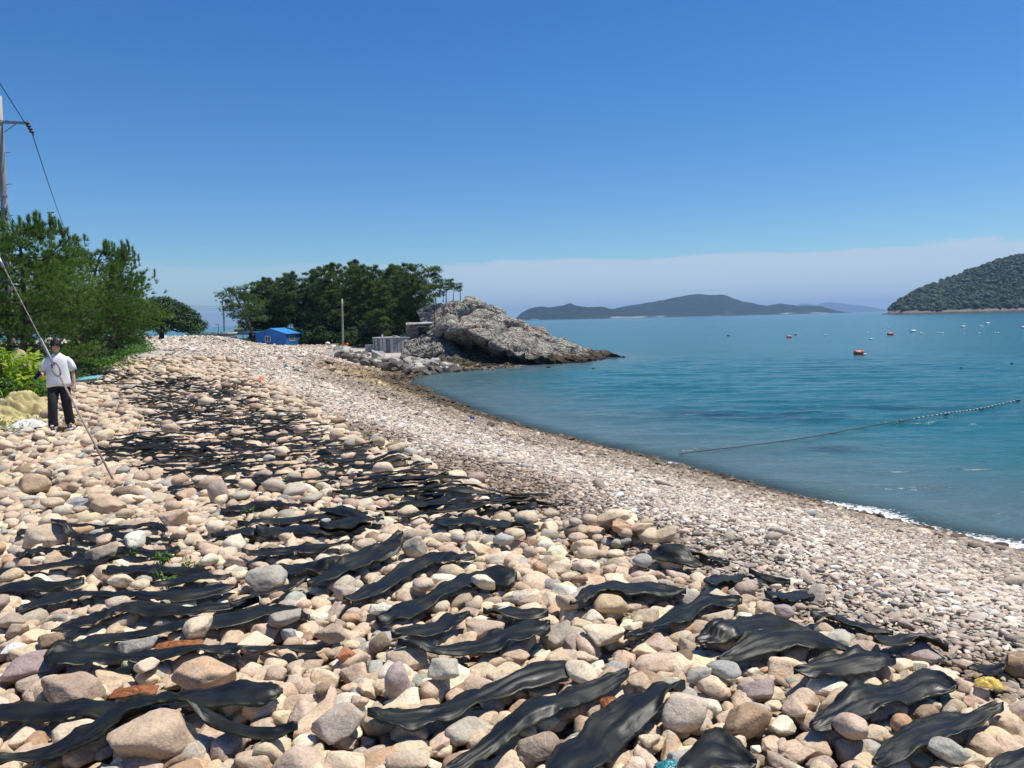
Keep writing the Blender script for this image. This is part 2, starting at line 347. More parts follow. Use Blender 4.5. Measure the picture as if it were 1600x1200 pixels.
beach = link('cobble_beach', mesh_arrays('cobble_beach', np.stack([X, Y, Z - .03], -1), grid_faces(*X.shape), True, {'tint': tint(X, Y, Dg).reshape(-1, 3), 'soil': soil.ravel()}), beach_ground_mat())
tag(beach, kind='structure')

def sea_mat():
    k = NT('sea_water'); v = k.pos(); dep = k.attr('depth', 'Fac'); sd = k.attr('shore', 'Fac')
    big = k.noise(k.vmul(v, (.012, .05, 1.)), 1., 4, .6); med = k.noise(k.vmul(v, (.05, .22, 1.)), 1., 4, .6)
    deep = k.mix(k.rng(big, .35, .65), (.009, .096, .114), (.012, .108, .122))
    deep = k.scale(deep, k.rng(med, .3, .7, .92, 1.07))
    c = k.mix(k.rng(k.math('ADD', dep, k.math('MULTIPLY', med, 1.2)), .9, 3.4), (.075, .125, .128), deep)
    weed = k.noise(k.vmul(v, (.09, .16, 1.)), 1., 5, .65)
    wm = k.attr('weed', 'Fac')
    c = k.mix(k.math('MULTIPLY', k.rng(weed, .40, .52), wm), c, (.006, .022, .040))
    # foam where the small waves break on the stones and on the rocks
    fo = k.attr('foam', 'Fac'); fn = k.noise(v, 2.6, 6, .7, .8); fl = k.noise(k.vmul(v, (1., 1., 1.)), 12, 4, .7)
    fm = k.rng(k.math('ADD', k.math('MULTIPLY', fn, .35), k.math('ADD', k.math('MULTIPLY', fl, .95), k.math('MULTIPLY', fo, .55))), .96, 1.12)
    fm = k.math('MULTIPLY', fm, k.rng(fo, 0., .12))
    # sun glints on the ripples, put into the water colour as white flecks
    fk = k.noise(k.vmul(v, (.5, .9, 1.)), 1.2, 3, .5)
    crest = k.math('MULTIPLY', k.rng(fk, .775, .80), k.rng(dep, 2., 4., 0., .75))
    c = k.mix(k.math('MAXIMUM', fm, crest), c, (.72, .74, .74))
    w1 = k.noise(k.vmul(v, (.55, 1.0, 1.)), 1.1, 3, .55, .3); w2 = k.noise(k.vmul(v, (1., 1.6, 1.)), 4.2, 4, .6, .2); w3 = k.math('ADD', k.noise(k.vmul(v, (.1, .25, 1.)), 1., 3, .5), k.math('MULTIPLY', k.noise(k.vmul(v, (.22, .8, 1.)), 1., 3, .55), 1.1))
    h = k.math('ADD', k.math('MULTIPLY', w1, .9), k.math('ADD', k.math('MULTIPLY', w2, .22), k.math('MULTIPLY', w3, 1.2)))
    k.p(Base_Color=c, Roughness=k.math('ADD', k.math('MULTIPLY', fm, .5), .16), IOR=1.33, Specular_IOR_Level=.33, Normal=k.bump(h, .85, .25))
    al = k.math('MAXIMUM', k.rng(dep, 0.0, .4, .35, 1.), fm)
    k.p(Alpha=al); return k.m
ax_ = np.concatenate([np.arange(-16, 24, .36), np.linspace(24, 62, 70)]); ay_ = np.concatenate([np.arange(-30, 8, 2), np.arange(8, 60, .20), np.arange(60, 112.2, .42)])
X, Y = np.meshgrid(ax_, ay_, indexing='ij'); dp = sdist(X, Y)
wz = .030 * fbm(np.stack([X / 3.2 + Y * .12, Y / 1.15, X * 0], -1), 3, 91) + .014 * fbm(np.stack([X / 1.3 - Y * .2, Y / .55, X * 0 + 3], -1), 2, 95) + .018 * np.sin(Y * 2.1 + X * .55 + 2.2 * fbm(np.stack([X / 6, Y / 6, X * 0], -1), 2, 97)) * vnoise(np.stack([X / 7, Y / 5, X * 0], -1), 99)
edge = sstep(112, 62, Y) * sstep(62, 50, X) * sstep(8, 12, Y) * sstep(-.05, 1.2, -dp); wz = wz * edge * 2.7
V = [np.stack([X, Y, wz], -1).reshape(-1, 3)]; F = [grid_faces(*X.shape)]
x0, x1, y0, y1, L = ax_[0], ax_[-1], ay_[0], ay_[-1], 19000.
nv = len(V[0])
for (a, b, c, d) in ((-L, L, y1, L), (-L, L, -L, y0), (-L, x0, y0, y1), (x1, L, y0, y1)):
    V.append(np.array([(a, c, 0), (b, c, 0), (b, d, 0), (a, d, 0)], float)); F.append(np.arange(4)[None] + nv); nv += 4
V = np.vstack(V); F = np.vstack(F); n0 = X.size
depth = np.full(len(V), 8.); depth[:n0] = np.maximum(-.2 * dp, -.1).ravel()
shore = np.full(len(V), 40.); shore[:n0] = -dp.ravel()
n_ = fbm(np.stack([X / 2.4, Y / 2.4, X * 0], -1), 2, 77)
foam = np.zeros(len(V))
f_near = .75 * sstep(1.1, .0, -dp + .7 * n_) * sstep(-.6, -.1, -dp) * sstep(38, 20, Y) + .30 * sstep(5, 1, -dp + 2 * n_) * sstep(24, 15, Y)
f_rock = .62 * sstep(1.4, .1, -dp + n_) * sstep(74, 80, Y)
foam[:n0] = np.clip(f_near + f_rock + .35 * sstep(.6, 0, -dp + .3 * n_) * (Y < 74), 0, 1).ravel()
weed = np.zeros(len(V)); c1 = on_ground(1260, 640) ; P1 = at_depth(1255, 645, 5 * 1200 / (645 - 489)); P2 = at_depth(1300, 704, 5 * 1200 / (704 - 488))
weed[:n0] = np.clip(np.exp(-(((X - P1[0]) / 6.5) ** 2 + ((Y - P1[1]) / 2.6) ** 2)) * 1.3 + .8 * np.exp(-(((X - P2[0]) / 1.1) ** 2 + ((Y - P2[1]) / .6) ** 2)), 0, 1).ravel()
sea = tag(link('sea', mesh_arrays('sea', V, F, True, {'depth': depth, 'shore': shore, 'foam': foam, 'weed': weed}), sea_mat()), kind='structure')

# ------------------------------------------------------------------ islands out at sea
def hill_mat(name, green, green2, rock, rock_z, sc):
    k = NT(name); v = k.pos(); z = k.n('ShaderNodeSeparateXYZ', {0: v}).outputs[2]
    n = k.noise(v, sc, 6, .65); c = k.mix(k.rng(n, .3, .7), green, green2)
    c = k.mix(k.math('MULTIPLY', k.rng(k.noise(v, sc * .22, 5, .6), .60, .68), k.rng(z, 4., 45., .9, 0.)), c, (.035, .058, .024))
    n2 = k.noise(v, sc * .5, 4)
    c = k.mix(k.rng(k.math('ADD', z, k.math('MULTIPLY', n2, rock_z * -1.6)), rock_z * .1, rock_z * -.1 ), c, k.mix(k.rng(k.noise(v, .0055, 3, .6), .52, .6), (.03, .035, .03), rock))
    k.p(Base_Color=c, Roughness=.95, Specular_IOR_Level=.1, Normal=k.bump(n, 1., 6. )); return k.m
def island(name, sky, depth, thick, mat, nu=220, nw=36, rough=.2, seed=1):
    """skyline in pixels -> a ridge of real heights with slopes falling to the sea before and behind it"""
    sk = np.array(sky, float); us = np.linspace(sk[0, 0], sk[-1, 0], nu); vsn = np.interp(us, sk[:, 0], sk[:, 1])
    k = np.ones(5) / 5; vsn = np.convolve(np.pad(vsn, 2, 'edge'), k, 'valid')
    P = np.array([at_depth(u, v, depth) for u, v in zip(us, vsn)]); ww = np.linspace(-1, 1, nw)
    xs = P[:, 0][:, None] * np.ones(nw); ys = depth + ww[None] * thick * (0.55 + .45 * np.sin(np.pi * np.linspace(0.02, .98, nu)))[:, None]
    prof = np.sqrt(np.clip(1 - np.abs(ww) ** 1.5, 0, 1)) * 1.0
    prof = (1 - np.abs(ww) ** 1.35)
    hh = np.maximum(P[:, 2], 0)[:, None]
    q = np.stack([xs, ys, xs * 0], -1) / (thick * .5)
    zz = hh * prof[None] * (1 + rough * fbm(q * 2, 5, seed) * (1 - np.exp(-np.abs(ww) * 3))[None] * 2.2) + hh * .05 * fbm(q * 7, 3, seed + 3)
    zz -= (np.abs(ww) > .97)[None] * 4 + .5
    return tag(link(name, mesh_arrays(name, np.stack([xs, ys, zz], -1), grid_faces(nu, nw)), mat), kind='structure')
M_FAR = hill_mat('far_island_slopes', (.008, .017, .012), (.018, .030, .016), (.27, .25, .22), 9., .03)
island('far_island_hill', [(905, 492), (940, 486), (975, 479), (1000, 475), (1020, 471.5), (1040, 468), (1060, 463.5), (1075, 461), (1090, 458.5), (1100, 460), (1112, 461.5), (1125, 459.5), (1138, 463), (1150, 468), (1165, 472), (1180, 475), (1198, 477.5), (1215, 474), (1228, 475), (1245, 478), (1262, 477), (1282, 479), (1293, 483), (1299, 488)], 4600, 480, M_FAR)
island('far_island_headland', [(806, 497.5), (815, 488), (828, 482), (842, 478.5), (858, 480), (872, 478), (890, 474), (902, 477), (920, 480), (938, 479), (950, 481.5), (965, 484), (985, 486), (1003, 490), (1022, 494)], 3900, 230, M_FAR, seed=5)
island('distant_mountains', [(1228, 489), (1242, 478), (1254, 473.5), (1266, 477), (1280, 475), (1292, 472), (1303, 472.5), (1318, 474), (1335, 477), (1350, 478), (1362, 481), (1378, 483), (1392, 487)], 15500, 1200, M_FAR, 120, 20, seed=9)

# wooded island close on the right: a hill under a canopy of tree crowns, above a band of bare rock
isk = np.array([(1393, 489), (1400, 486), (1408, 478), (1413, 472), (1425, 466), (1440, 460), (1460, 449), (1485, 437), (1510, 427), (1535, 416), (1560, 406), (1585, 399), (1610, 395), (1660, 391), (1740, 392), (1850, 398), (1950, 420), (2050, 455), (2100, 482)], float)
ID = 1075.
ip = []
for u, v in isk:
    dd_ = ID
    for _ in range(8): q_ = at_depth(u, v, dd_); dd_ = .5 * dd_ + .5 * (1050 + float(np.clip((q_[0] - 514) * 1.15 + 14, 14, 235)))
    ip.append(q_)
ip = np.array(ip)
def isl_h(x, y):
    sk = np.interp(x, ip[:, 0], ip[:, 2], left=-5, right=-5)
    T = np.clip((x - 514) * 1.15 + 14, 14, 235)
    wv = (y - 1050 + 10 * fbm(np.stack([x / 40, y * 0, y * 0], -1), 3, 40)) / T
    pr = np.where(wv < 0, wv * .5, np.where(wv < 1, 1 - (1 - np.clip(wv, 0, 1)) ** 2.1, 1 - ((np.clip(wv, 1, 4) - 1) * 1.7) ** 2))
    y_scale = 1 + (y - ID) / ID
    return np.maximum(sk - 5, 0) * pr * np.where(wv < 1.58, 1, 0) + 3.3 * sstep(-.06, .06, wv) * sstep(1.55, 1.3, wv) * sstep(517, 531, x + 4 * fbm(np.stack([x / 9, y / 9, y * 0], -1), 2, 6))  - 2
X, Y = np.meshgrid(np.linspace(490, 1180, 300), np.linspace(1020, 1500, 130), indexing='ij'); Z = isl_h(X, Y)
Z += np.where(Z < 14, 2.6 * fbm(np.stack([X / 9, Y / 9, Z / 4], -1), 4, 8), 0)
def isle_ground_mat():
    k = NT('island_ground'); v = k.pos(); z = k.n('ShaderNodeSeparateXYZ', {0: v}).outputs[2]; n = k.noise(v, .25, 6, .7)
    rock = k.mix(k.rng(n, .3, .7), (.13, .105, .09), (.30, .26, .225)); rock = k.mix(k.rng(z, 1.2, 3.2), (.09, .065, .05), rock)
    c = k.mix(k.rng(k.math('ADD', z, k.math('MULTIPLY', n, 8.)), 8., 11.), rock, (.03, .05, .018))
    k.p(Base_Color=c, Roughness=.95, Specular_IOR_Level=.2, Normal=k.bump(k.noise(v, .5, 5, .7), 1., 2.)); return k.m
tag(link('wooded_island_hill', mesh_arrays('wooded_island_hill', np.stack([X, Y, Z], -1), grid_faces(*X.shape), False), isle_ground_mat()), kind='structure')

def ico(sub):
    import bmesh
    bm = bmesh.new(); bmesh.ops.create_icosphere(bm, subdivisions=sub, radius=1); bm.verts.ensure_lookup_table()
    V = np.array([v.co for v in bm.verts]); F = np.array([[v.index for v in f.verts] for f in bm.faces]); bm.free(); return V, F
ICO = {k: ico(k) for k in (1, 2, 3, 4)}
ICO[0] = (np.array([(1, 0, 0), (-1, 0, 0), (0, 1, 0), (0, -1, 0), (0, 0, 1), (0, 0, -1)], float), np.array([(0, 2, 4), (2, 1, 4), (1, 3, 4), (3, 0, 4), (2, 0, 5), (1, 2, 5), (3, 1, 5), (0, 3, 5)]))
def isle_canopy():
    V0, F0 = ICO[2]; V0 = V0[:]; Vs = []; Fs = []; Cs = []; base = 0
    pts = []
    for x in np.arange(496, 860, 4.3):
        for y in np.arange(1042, 1330, 5.2):
            px = x + rng.uniform(-3, 3); py = y + rng.uniform(-3, 3); pts.append((px, py))
    pts = np.array(pts); z = isl_h(pts[:, 0], pts[:, 1]); u, v, _ = proj(np.column_stack([pts, z])); wob = fbm(np.column_stack([pts / 14, z * 0]), 2, 9) * 3
    keep = (z + wob > 5.5) & (u < 1690) & (u > 1380); pts, z = pts[keep], z[keep]
    for (x, y), h in zip(pts, z):
        r = rng.choice([1.5, 2.0, 2.4, 3.2, 4.6], p=[.2, .25, .25, .2, .1]) * rng.uniform(.85, 1.15); q = V0 + rng.uniform(0, 90, 3); k = 1 + .7 * fbm(q * 2.3, 3, 2)
        P = V0 * k[:, None] * np.array([r, r, r * rng.uniform(.75, 1.15)]) + np.array([x, y, h + r * .35]); Vs.append(P); Fs.append(F0 + base); base += len(V0)
        Cs.append(np.clip(rng.uniform(.0, .8) + .6 * (k - 1), 0, 1))
    return mesh_arrays('wooded_island_canopy', np.vstack(Vs), np.vstack(Fs), False, {'col': np.concatenate(Cs)})
tag(link('wooded_island_canopy', isle_canopy(), M_ISLE), kind='stuff')
# ------------------------------------------------------------------ stones
def stone_shapes(n, sub, seed):
    r = np.random.default_rng(seed); V0, F0 = ICO[sub]; outl = []
    for i in range(n):
        ang = i % 3 == 0; m = r.integers(6, 10) if ang else r.integers(14, 27); N = r.normal(size=(m, 3)); N /= np.linalg.norm(N, axis=1)[:, None]; N = np.vstack([N, -N[:6]]) if not ang else np.vstack([N, -N[:6] + r.normal(0, .2, (6, 3))]); N /= np.linalg.norm(N, axis=1)[:, None]
        d = np.concatenate([r.uniform(.74, 1.1, m), r.uniform(.8, 1.05, 6)]); p = r.choice([7, 9, 12, 18, 28, 44]) if not ang else r.choice([24, 34, 50])
        q = (np.clip(V0 @ N.T, 0, None) / d) ** p; rad = q.sum(1) ** (-1 / p)
        P = V0 * rad[:, None]; P *= (1 + .09 * fbm(V0 * 1.9 + i * 9.1, 3, seed + i))[:, None]
        lo, hi = P.min(0), P.max(0); P = (P - (lo + hi) / 2) / ((hi - lo) / 2); outl.append(P)
    return outl
NV = 18
S4 = stone_shapes(NV, 4, 11); S3 = stone_shapes(NV, 3, 11); S2 = stone_shapes(NV, 2, 11); S1 = stone_shapes(NV, 1, 11); S0 = stone_shapes(NV, 0, 11)
PAL = np.array([(.58, .425, .28), (.55, .40, .285), (.64, .51, .36), (.50, .37, .255), (.68, .58, .45), (.42, .385, .315), (.34, .34, .32), (.48, .29, .155), (.30, .195, .12), (.46, .345, .27), (.60, .47, .31)])
PW = np.array([20, 19, 15, 13, 8, 8, 5, 3, 4, 9, 12], float); PW /= PW.sum()
def stone_col(n, r):
    c = PAL[r.choice(len(PAL), n, p=PW)]; c = c.mean(1, keepdims=True) * .25 + c * .75; return np.clip(c * r.normal(1.05, .13, (n, 1)) * np.array([1.06, 1.025, .93]) * r.normal(1, .015, (n, 3)), .05, .75)
def rotm(yaw, tx, ty):
    cz, sz, cx, sx, cy, sy = np.cos(yaw), np.sin(yaw), np.cos(tx), np.sin(tx), np.cos(ty), np.sin(ty); o = np.zeros_like(yaw); i = o + 1
    Z_ = np.stack([cz, -sz, o, sz, cz, o, o, o, i], -1).reshape(-1, 3, 3); X_ = np.stack([i, o, o, o, cx, -sx, o, sx, cx], -1).reshape(-1, 3, 3); Y_ = np.stack([cy, o, sy, o, i, o, -sy, o, cy], -1).reshape(-1, 3, 3)
    return Z_ @ X_ @ Y_
def join_stones(name, shapes, F0, pos, abc, rot, var, col, rnd, mat, parent, smooth=True):
    Vs, Fs, Cs, Rs = [], [], [], []; base = 0
    for k in range(len(shapes)):
        m = np.where(var == k)[0]
        if not len(m): continue
        P = (shapes[k][None] * abc[m][:, None]) @ rot[m].transpose(0, 2, 1) + pos[m][:, None]; nv = shapes[k].shape[0]
        Vs.append(P.reshape(-1, 3)); Fs.append((F0[None] + (base + np.arange(len(m)) * nv)[:, None, None]).reshape(-1, 3)); base += nv * len(m)
        Cs.append(np.repeat(col[m], nv, 0)); Rs.append(np.repeat(rnd[m], nv))
    o = link(name, mesh_arrays(name, np.vstack(Vs), np.vstack(Fs), smooth, {'col': np.vstack(Cs), 'rnd': np.concatenate(Rs)}), mat, parent); return tag(o, kind='stuff')
def in_view(x, y, m=.9): return (np.abs(x) < .70 * y + m)

# a height map of the upper beach, raised by every stone laid on it
CS = .02; HX0, HX1, HY0, HY1 = -24., 8., 1.2, 40.
hx = np.arange(HX0, HX1, CS); hy = np.arange(HY0, HY1, CS)
HM = np.empty((len(hx), len(hy)), np.float32)
for i0 in range(0, len(hx), 200):
    a, b = np.meshgrid(hx[i0:i0 + 200], hy, indexing='ij'); HM[i0:i0 + 200] = H(a, b)
KM = np.zeros(HM.shape, bool)
def win(x, y, r):
    i0 = max(int((x - r - HX0) / CS), 0); i1 = min(int((x + r - HX0) / CS) + 2, len(hx)); j0 = max(int((y - r - HY0) / CS), 0); j1 = min(int((y + r - HY0) / CS) + 2, len(hy)); return i0, i1, j0, j1
def lay(x, y, a, b, c, yaw, q=.72, cap=9., slack=9.):
    """rest a stone on what lies there already; None when it would ride higher than the bank is deep"""
    g = float(H(x, y)); i0, i1, j0, j1 = win(x, y, a)
    if i1 - i0 < 2 or j1 - j0 < 2: return g + c * .4
    dx = hx[i0:i1, None] - x; dy = hy[None, j0:j1] - y; cy, sy = math.cos(yaw), math.sin(yaw)
    u = (dx * cy + dy * sy) / a; v = (-dx * sy + dy * cy) / b; r2 = u * u + v * v; m = r2 < .97
    sub = HM[i0:i1, j0:j1]
    if m.sum() < 2: return g + c * .4
    sag = c * np.sqrt(np.clip(1 - r2[m] ** 1.5, 0, 1)); hh = sub[m] + sag * .92; k = int(len(hh) * q); zc = float(np.partition(hh, k)[k])
    if zc > g + cap + slack: return None
    zc = min(zc, g + cap); sub[m] = np.maximum(sub[m], zc + sag); return zc
ST = dict(x=[], y=[], z=[], a=[], b=[], c=[], yaw=[], tag=[])
def put(x, y, a, b, c, yaw, q=.72, tg=0, cap=9., slack=9.):
    z = lay(x, y, a, b, c, yaw, q, cap, slack)
    if z is None: return None
    for k, v in zip(ST, (x, y, z, a, b, c, yaw, tg)): ST[k].append(v)
    return z
def field(spacing, y0, y1, jit=.5):
    xs = np.arange(-23, 6, spacing); ys = np.arange(y0, y1, spacing); a, b = np.meshgrid(xs, ys, indexing='ij')
    a = a + (np.arange(len(ys)) % 2)[None] * spacing / 2; x = a.ravel() + rng.uniform(-jit, jit, a.size) * spacing; y = b.ravel() + rng.uniform(-jit, jit, a.size) * spacing
    d = D(x, y) + .35 * fbm(np.stack([x / .8, y / .8, x * 0], -1), 2, 14); m = in_view(x, y, .8) & (d > 13.1 - .07 * np.clip(y - 6, 0, 14)) & (y > 1.5)
    lim = sstep(0, 1, -(x + 12.2 + .28 * (y - 14))); m &= lim < .9
    return x[m], y[m]
def sizes(n, lo, hi, mu, sg):
    a = np.clip(np.exp(rng.normal(math.log(mu), sg, n)), lo, hi); return a, a * rng.uniform(.60, .95, n), a * rng.uniform(.38, .72, n)
# lowest layer: small stones that fill the gaps
for spc, y0, y1, mu in ((.085, 1.4, 8, .056), (.13, 8, 18, .085), (.17, 18, 34, .11)):
    x, y = field(spc, y0, y1); a, b, c = sizes(len(x), mu * .6, mu * 2, mu, .3); yw = rng.uniform(0, 6.28, len(x))
    for t in zip(x, y, a, b, c, yw): put(*t, q=.6, cap=.0 + t[4] * .55)
# the stones one can point at, each a thing of its own: (u, v, width px, flatness, colour, yaw, shape, label)
BIG = [
 (235, 1168, 150, .62, (.50, .375, .26), .2, 3, 'largest round speckled tan boulder lying under the raised kelp blade at the bottom left corner'),
 (318, 1062, 112, .55, (.52, .36, .23), .1, 7, 'smooth orange tan stone between two broad kelp blades at lower left'),
 (108, 1080, 112, .5, (.40, .29, .21), .15, 2, 'long brown stone with darker left half above the broad mottled kelp blade'),
 (55, 1042, 105, .5, (.36, .27, .245), .3, 9, 'mauve grey oval stone beside the ruffled end of a kelp blade at the left edge'),
 (528, 1140, 96, .7, (.42, .36, .29), .4, 12, 'angular grey cream stone with cracked flat faces right of the lowest kelp blades'),
 (620, 1072, 56, 1.25, (.42, .335, .30), 1.2, 5, 'upright pointed mauve stone standing left of the long central kelp blade'),
 (541, 1020, 36, .8, (.42, .175, .085), .3, 1, 'small bright orange red stone beside an upright brown block'),
 (592, 1004, 38, 1.1, (.30, .24, .165), .9, 16, 'upright dull brown block beside the orange red stone'),
 (635, 1030, 76, .55, (.56, .43, .30), .0, 4, 'round pale tan stone partly covered by a thin kelp tip'),
 (757, 982, 78, .5, (.50, .38, .28), -.35, 6, 'oblong tan pink stone tilted between two short kelp blades'),
 (804, 1015, 54, .5, (.50, .37, .26), .05, 0, 'smooth egg shaped tan stone pinning a narrow kelp blade'),
 (843, 1166, 78, .62, (.33, .26, .19), .0, 8, 'brown grey stone with dark patches between two kelp blades at the bottom'),
 (1170, 1126, 92, .6, (.36, .25, .155), .1, 13, 'flat topped angular brown stone with a broken pale front face'),
 (1072, 1122, 92, .8, (.55, .45, .34), .5, 10, 'big cream boulder right of the broadest kelp blade at the bottom'),
 (1096, 1053, 58, .65, (.46, .42, .345), .2, 14, 'round grey cream stone below the left end of a draped kelp blade'),
 (955, 945, 62, .55, (.55, .42, .26), .1, 11, 'rounded yellow tan stone below a short black kelp blade at centre right'),
 (1120, 963, 58, .5, (.55, .45, .32), .2, 15, 'pale yellow stone covering the end of a kelp blade'),
 (1441, 1008, 66, .52, (.39, .30, .265), -.4, 0, 'smooth mauve stone with rounded back near the right side pebbles'),
 (1222, 945, 52, .5, (.33, .27, .255), .25, 2, 'grey mauve angular stone under a short kelp blade by the pebble edge'),
 (1592, 1030, 60, .75, (.30, .20, .115), .3, 5, 'dark brown round stone at the right edge of the cobbles'),
 (1412, 1130, 52, .8, (.48, .31, .18), 1.3, 17, 'orange tan angular stone between two kelp blades at lower right'),
 (1185, 1070, 64, .5, (.34, .27, .25), .15, 9, 'flat mauve stone with straight edges right of the grey cream stone'),
 (1255, 1092, 66, .62, (.55, .42, .29), .3, 3, 'pale tan stone left of the kelp blade end at lower right'),
 (52, 770, 52, .85, (.43, .31, .20), .4, 12, 'big angular ochre stone at the left edge below the standing person'),
 (341, 780, 40, 1.25, (.42, .33, .27), 1., 5, 'tall leaning pinkish slab of stone among the cobbles right of the stay rod'),
 (168, 795, 62, .55, (.50, .37, .25), .1, 7, 'broad tan pink stone below the foot of the stay rod'),
 (118, 784, 46, .35, (.30, .31, .31), .2, 1, 'flat blue grey stone beside the broad tan pink stone'),
 (195, 768, 40, .5, (.30, .22, .155), .1, 8, 'brown stone at the very foot of the stay rod'),
 (70, 845, 74, .6, (.55, .44, .32), .1, 4, 'pale cream stone with kelp in front of it at the left edge'),
 (1001, 818, 40, .5, (.60, .53, .44), .0, 13, 'flat pale slab resting on the crest of the cobble bank'),
 (974, 842, 26, .8, (.11, .105, .105), .3, 6, 'charcoal dark stone beside the pale slab on the crest'),
 (940, 816, 44, .5, (.36, .30, .22), .1, 10, 'brown grey flat stone perched on the crest left of the pale slab'),
 (1030, 833, 62, .5, (.54, .43, .29), .15, 15, 'yellowish oval stone below the pale slab on the crest'),
 (720, 778, 56, .5, (.46, .37, .27), .1, 12, 'broad flat tan stone with kelp on both sides in the middle of the bank'),
 (640, 838, 30, .85, (.43, .41, .34), .2, 16, 'grey green block at the end of a kelp blade in the middle'),
 (648, 862, 44, 1., (.47, .42, .33), .2, 14, 'upright pale grey stone below the grey green block'),
 (450, 985, 28, .8, (.34, .34, .33), .2, 2, 'small grey stone right of the long wrinkled kelp blade'),
 (333, 915, 44, .5, (.12, .115, .11), .1, 13, 'dark slate stone between kelp blades at centre left'),
]
M_ = []
for i, (u, v, wp, fl, col, yw, var, lab) in enumerate(BIG):
    P = on_ground(u, v, .08); a = wp / FPX * P[1] / 2 * .92; b = a * .75; c = a * fl
    if fl > .95: b = a * .8
    P[1] += b * .2; z = put(P[0], P[1], a, b, c, yw, .55, i + 1, .03 + .72 * c)

# the cobbles themselves, larger ones first, each kept only where it finds room
for spc, y0, y1, mu, hi in ((.088, 1.4, 9, .074, .15), (.12, 9, 20, .092, .22), (.155, 20, 36, .115, .26)):
    x, y = field(spc, y0, y1); a, b, c = sizes(len(x), .035, hi, mu, .45); yw = rng.normal(.35, .9, len(x)); o = np.argsort(-a + rng.uniform(0, .05, len(a)))
    for i in o: put(x[i], y[i], a[i], b[i], c[i], yw[i], .80, 0, .025 + .62 * c[i], .18 * c[i] + .004)

# ------------------------------------------------------------------ kelp laid out to dry
BLADES = []
def blur(A, r, n=2):
    for _ in range(n):
        for ax in (0, 1):
            B = np.pad(A, [(r + 1, r) if k == ax else (0, 0) for k in (0, 1)], 'edge'); C = np.cumsum(B, ax)
            n0 = A.shape[ax]; A = (np.take(C, np.arange(n0) + 2 * r + 1, ax) - np.take(C, np.arange(n0), ax)) / (2 * r + 1)
    return A
def dil(A, r):
    B = A
    for ax in (0, 1):
        C = np.pad(B, [(r, r) if k == ax else (0, 0) for k in (0, 1)], 'edge'); n0 = A.shape[ax]
        B = np.max([np.take(C, np.arange(n0) + k, ax) for k in range(2 * r + 1)], 0)
    return B
def kelp_mesh(Lp, Rp, seed, du=.03, m=13, lift=.018, ruffle=1.0, rb=6, keep=None):
    """a blade between two edge curves on the ground, draped over the stones"""
    Lp, Rp = np.asarray(Lp, float), np.asarray(Rp, float); mid = (Lp + Rp) / 2; length = np.linalg.norm(np.diff(mid, axis=0), axis=1).sum()
    n = max(int(length / du), 14); a = catmull(Lp, n); b = catmull(Rp, n); s = np.linspace(0, 1, n) * length; t = np.linspace(0, 1, m)
    ed = lambda k: (fbm(np.stack([s / .13, s * 0 + seed * 3.7, s * 0 + k], -1), 4, k)); wd = np.linalg.norm(a - b, axis=1)[:, None]
    mid = (a + b) / 2; taper = np.clip(np.minimum(s / .05, (length - s) / .07), .12, 1) ** .6
    A = mid + (a - mid) * (taper * (1 + .38 * ed(1)))[:, None]; B = mid + (b - mid) * (taper * (1 + .38 * ed(2)))[:, None]
    P = A[:, None] * (1 - t)[None, :, None] + B[:, None] * t[None, :, None]
    x, y = P[..., 0], P[..., 1]; i0, i1, j0, j1 = int((x.min() - .3 - HX0) / CS), int((x.max() + .3 - HX0) / CS), int((y.min() - .3 - HY0) / CS), int((y.max() + .3 - HY0) / CS)
    i0 = max(i0, 0); j0 = max(j0, 0); i1 = min(i1, len(hx)); j1 = min(j1, len(hy))
    sub = HM[i0:i1, j0:j1]; d1 = dil(sub, 1); sm = np.maximum(blur(dil(sub, 2), rb, 2), blur(d1, 1, 1) - .004)
    ii = np.clip(((x - HX0) / CS).astype(int) - i0, 0, sub.shape[0] - 1); jj = np.clip(((y - HY0) / CS).astype(int) - j0, 0, sub.shape[1] - 1)
    z = sm[ii, jj]; tt = (t[None] - .5) * 2; S = s[:, None] * np.ones(m)
    wr = fbm(np.stack([S / .4, tt * 3.4 + 0 * S, S * 0 + seed], -1), 4, 5) * .014 + np.abs(tt) ** 2.5 * fbm(np.stack([S / .085, tt * 1.2 + 0 * S, S * 0 + seed], -1), 3, 9) * .042 * ruffle
    endf = np.clip(1 - np.minimum(S, length - S) / .16, 0, 1); wr = wr + endf * fbm(np.stack([S / .05, tt * 4 + 0 * S, S * 0 + seed], -1), 2, 19) * .03 * ruffle
    cur = .012 * (1 - tt ** 2)                 # the midrib stands a little above the edges
    z = z + lift + np.maximum(wr, -.008) + cur + .012 * fbm(np.stack([S / .5, tt * 0 + 0 * S, S * 0 + seed * 1.7], -1), 2, 44) + .022 * np.clip(fbm(np.stack([S / .3, tt * 1.1 + 0 * S, S * 0 + seed * 2.3], -1), 2, 61), 0, 1)
    Vt = np.stack([x, y, z], -1)
    me_attr = {'across': (tt + 0 * S).ravel(), 'along': (S + seed * 7.3 % 11).ravel()}
    # mark where it lies
    ki = np.clip(((x - HX0) / CS).astype(int), 0, len(hx) - 1); kj = np.clip(((y - HY0) / CS).astype(int), 0, len(hy) - 1)
    for di in (0, 1):
        for dj in (0, 1):
            a_, b_ = np.clip(ki + di, 0, len(hx) - 1), np.clip(kj + dj, 0, len(hy) - 1)
            HM[a_, b_] = np.maximum(HM[a_, b_], z + .003); KM[a_, b_] = True
    me = mesh_arrays('kelp_blade', Vt.reshape(-1, 3), grid_faces(n, m), True, me_attr)
    return me
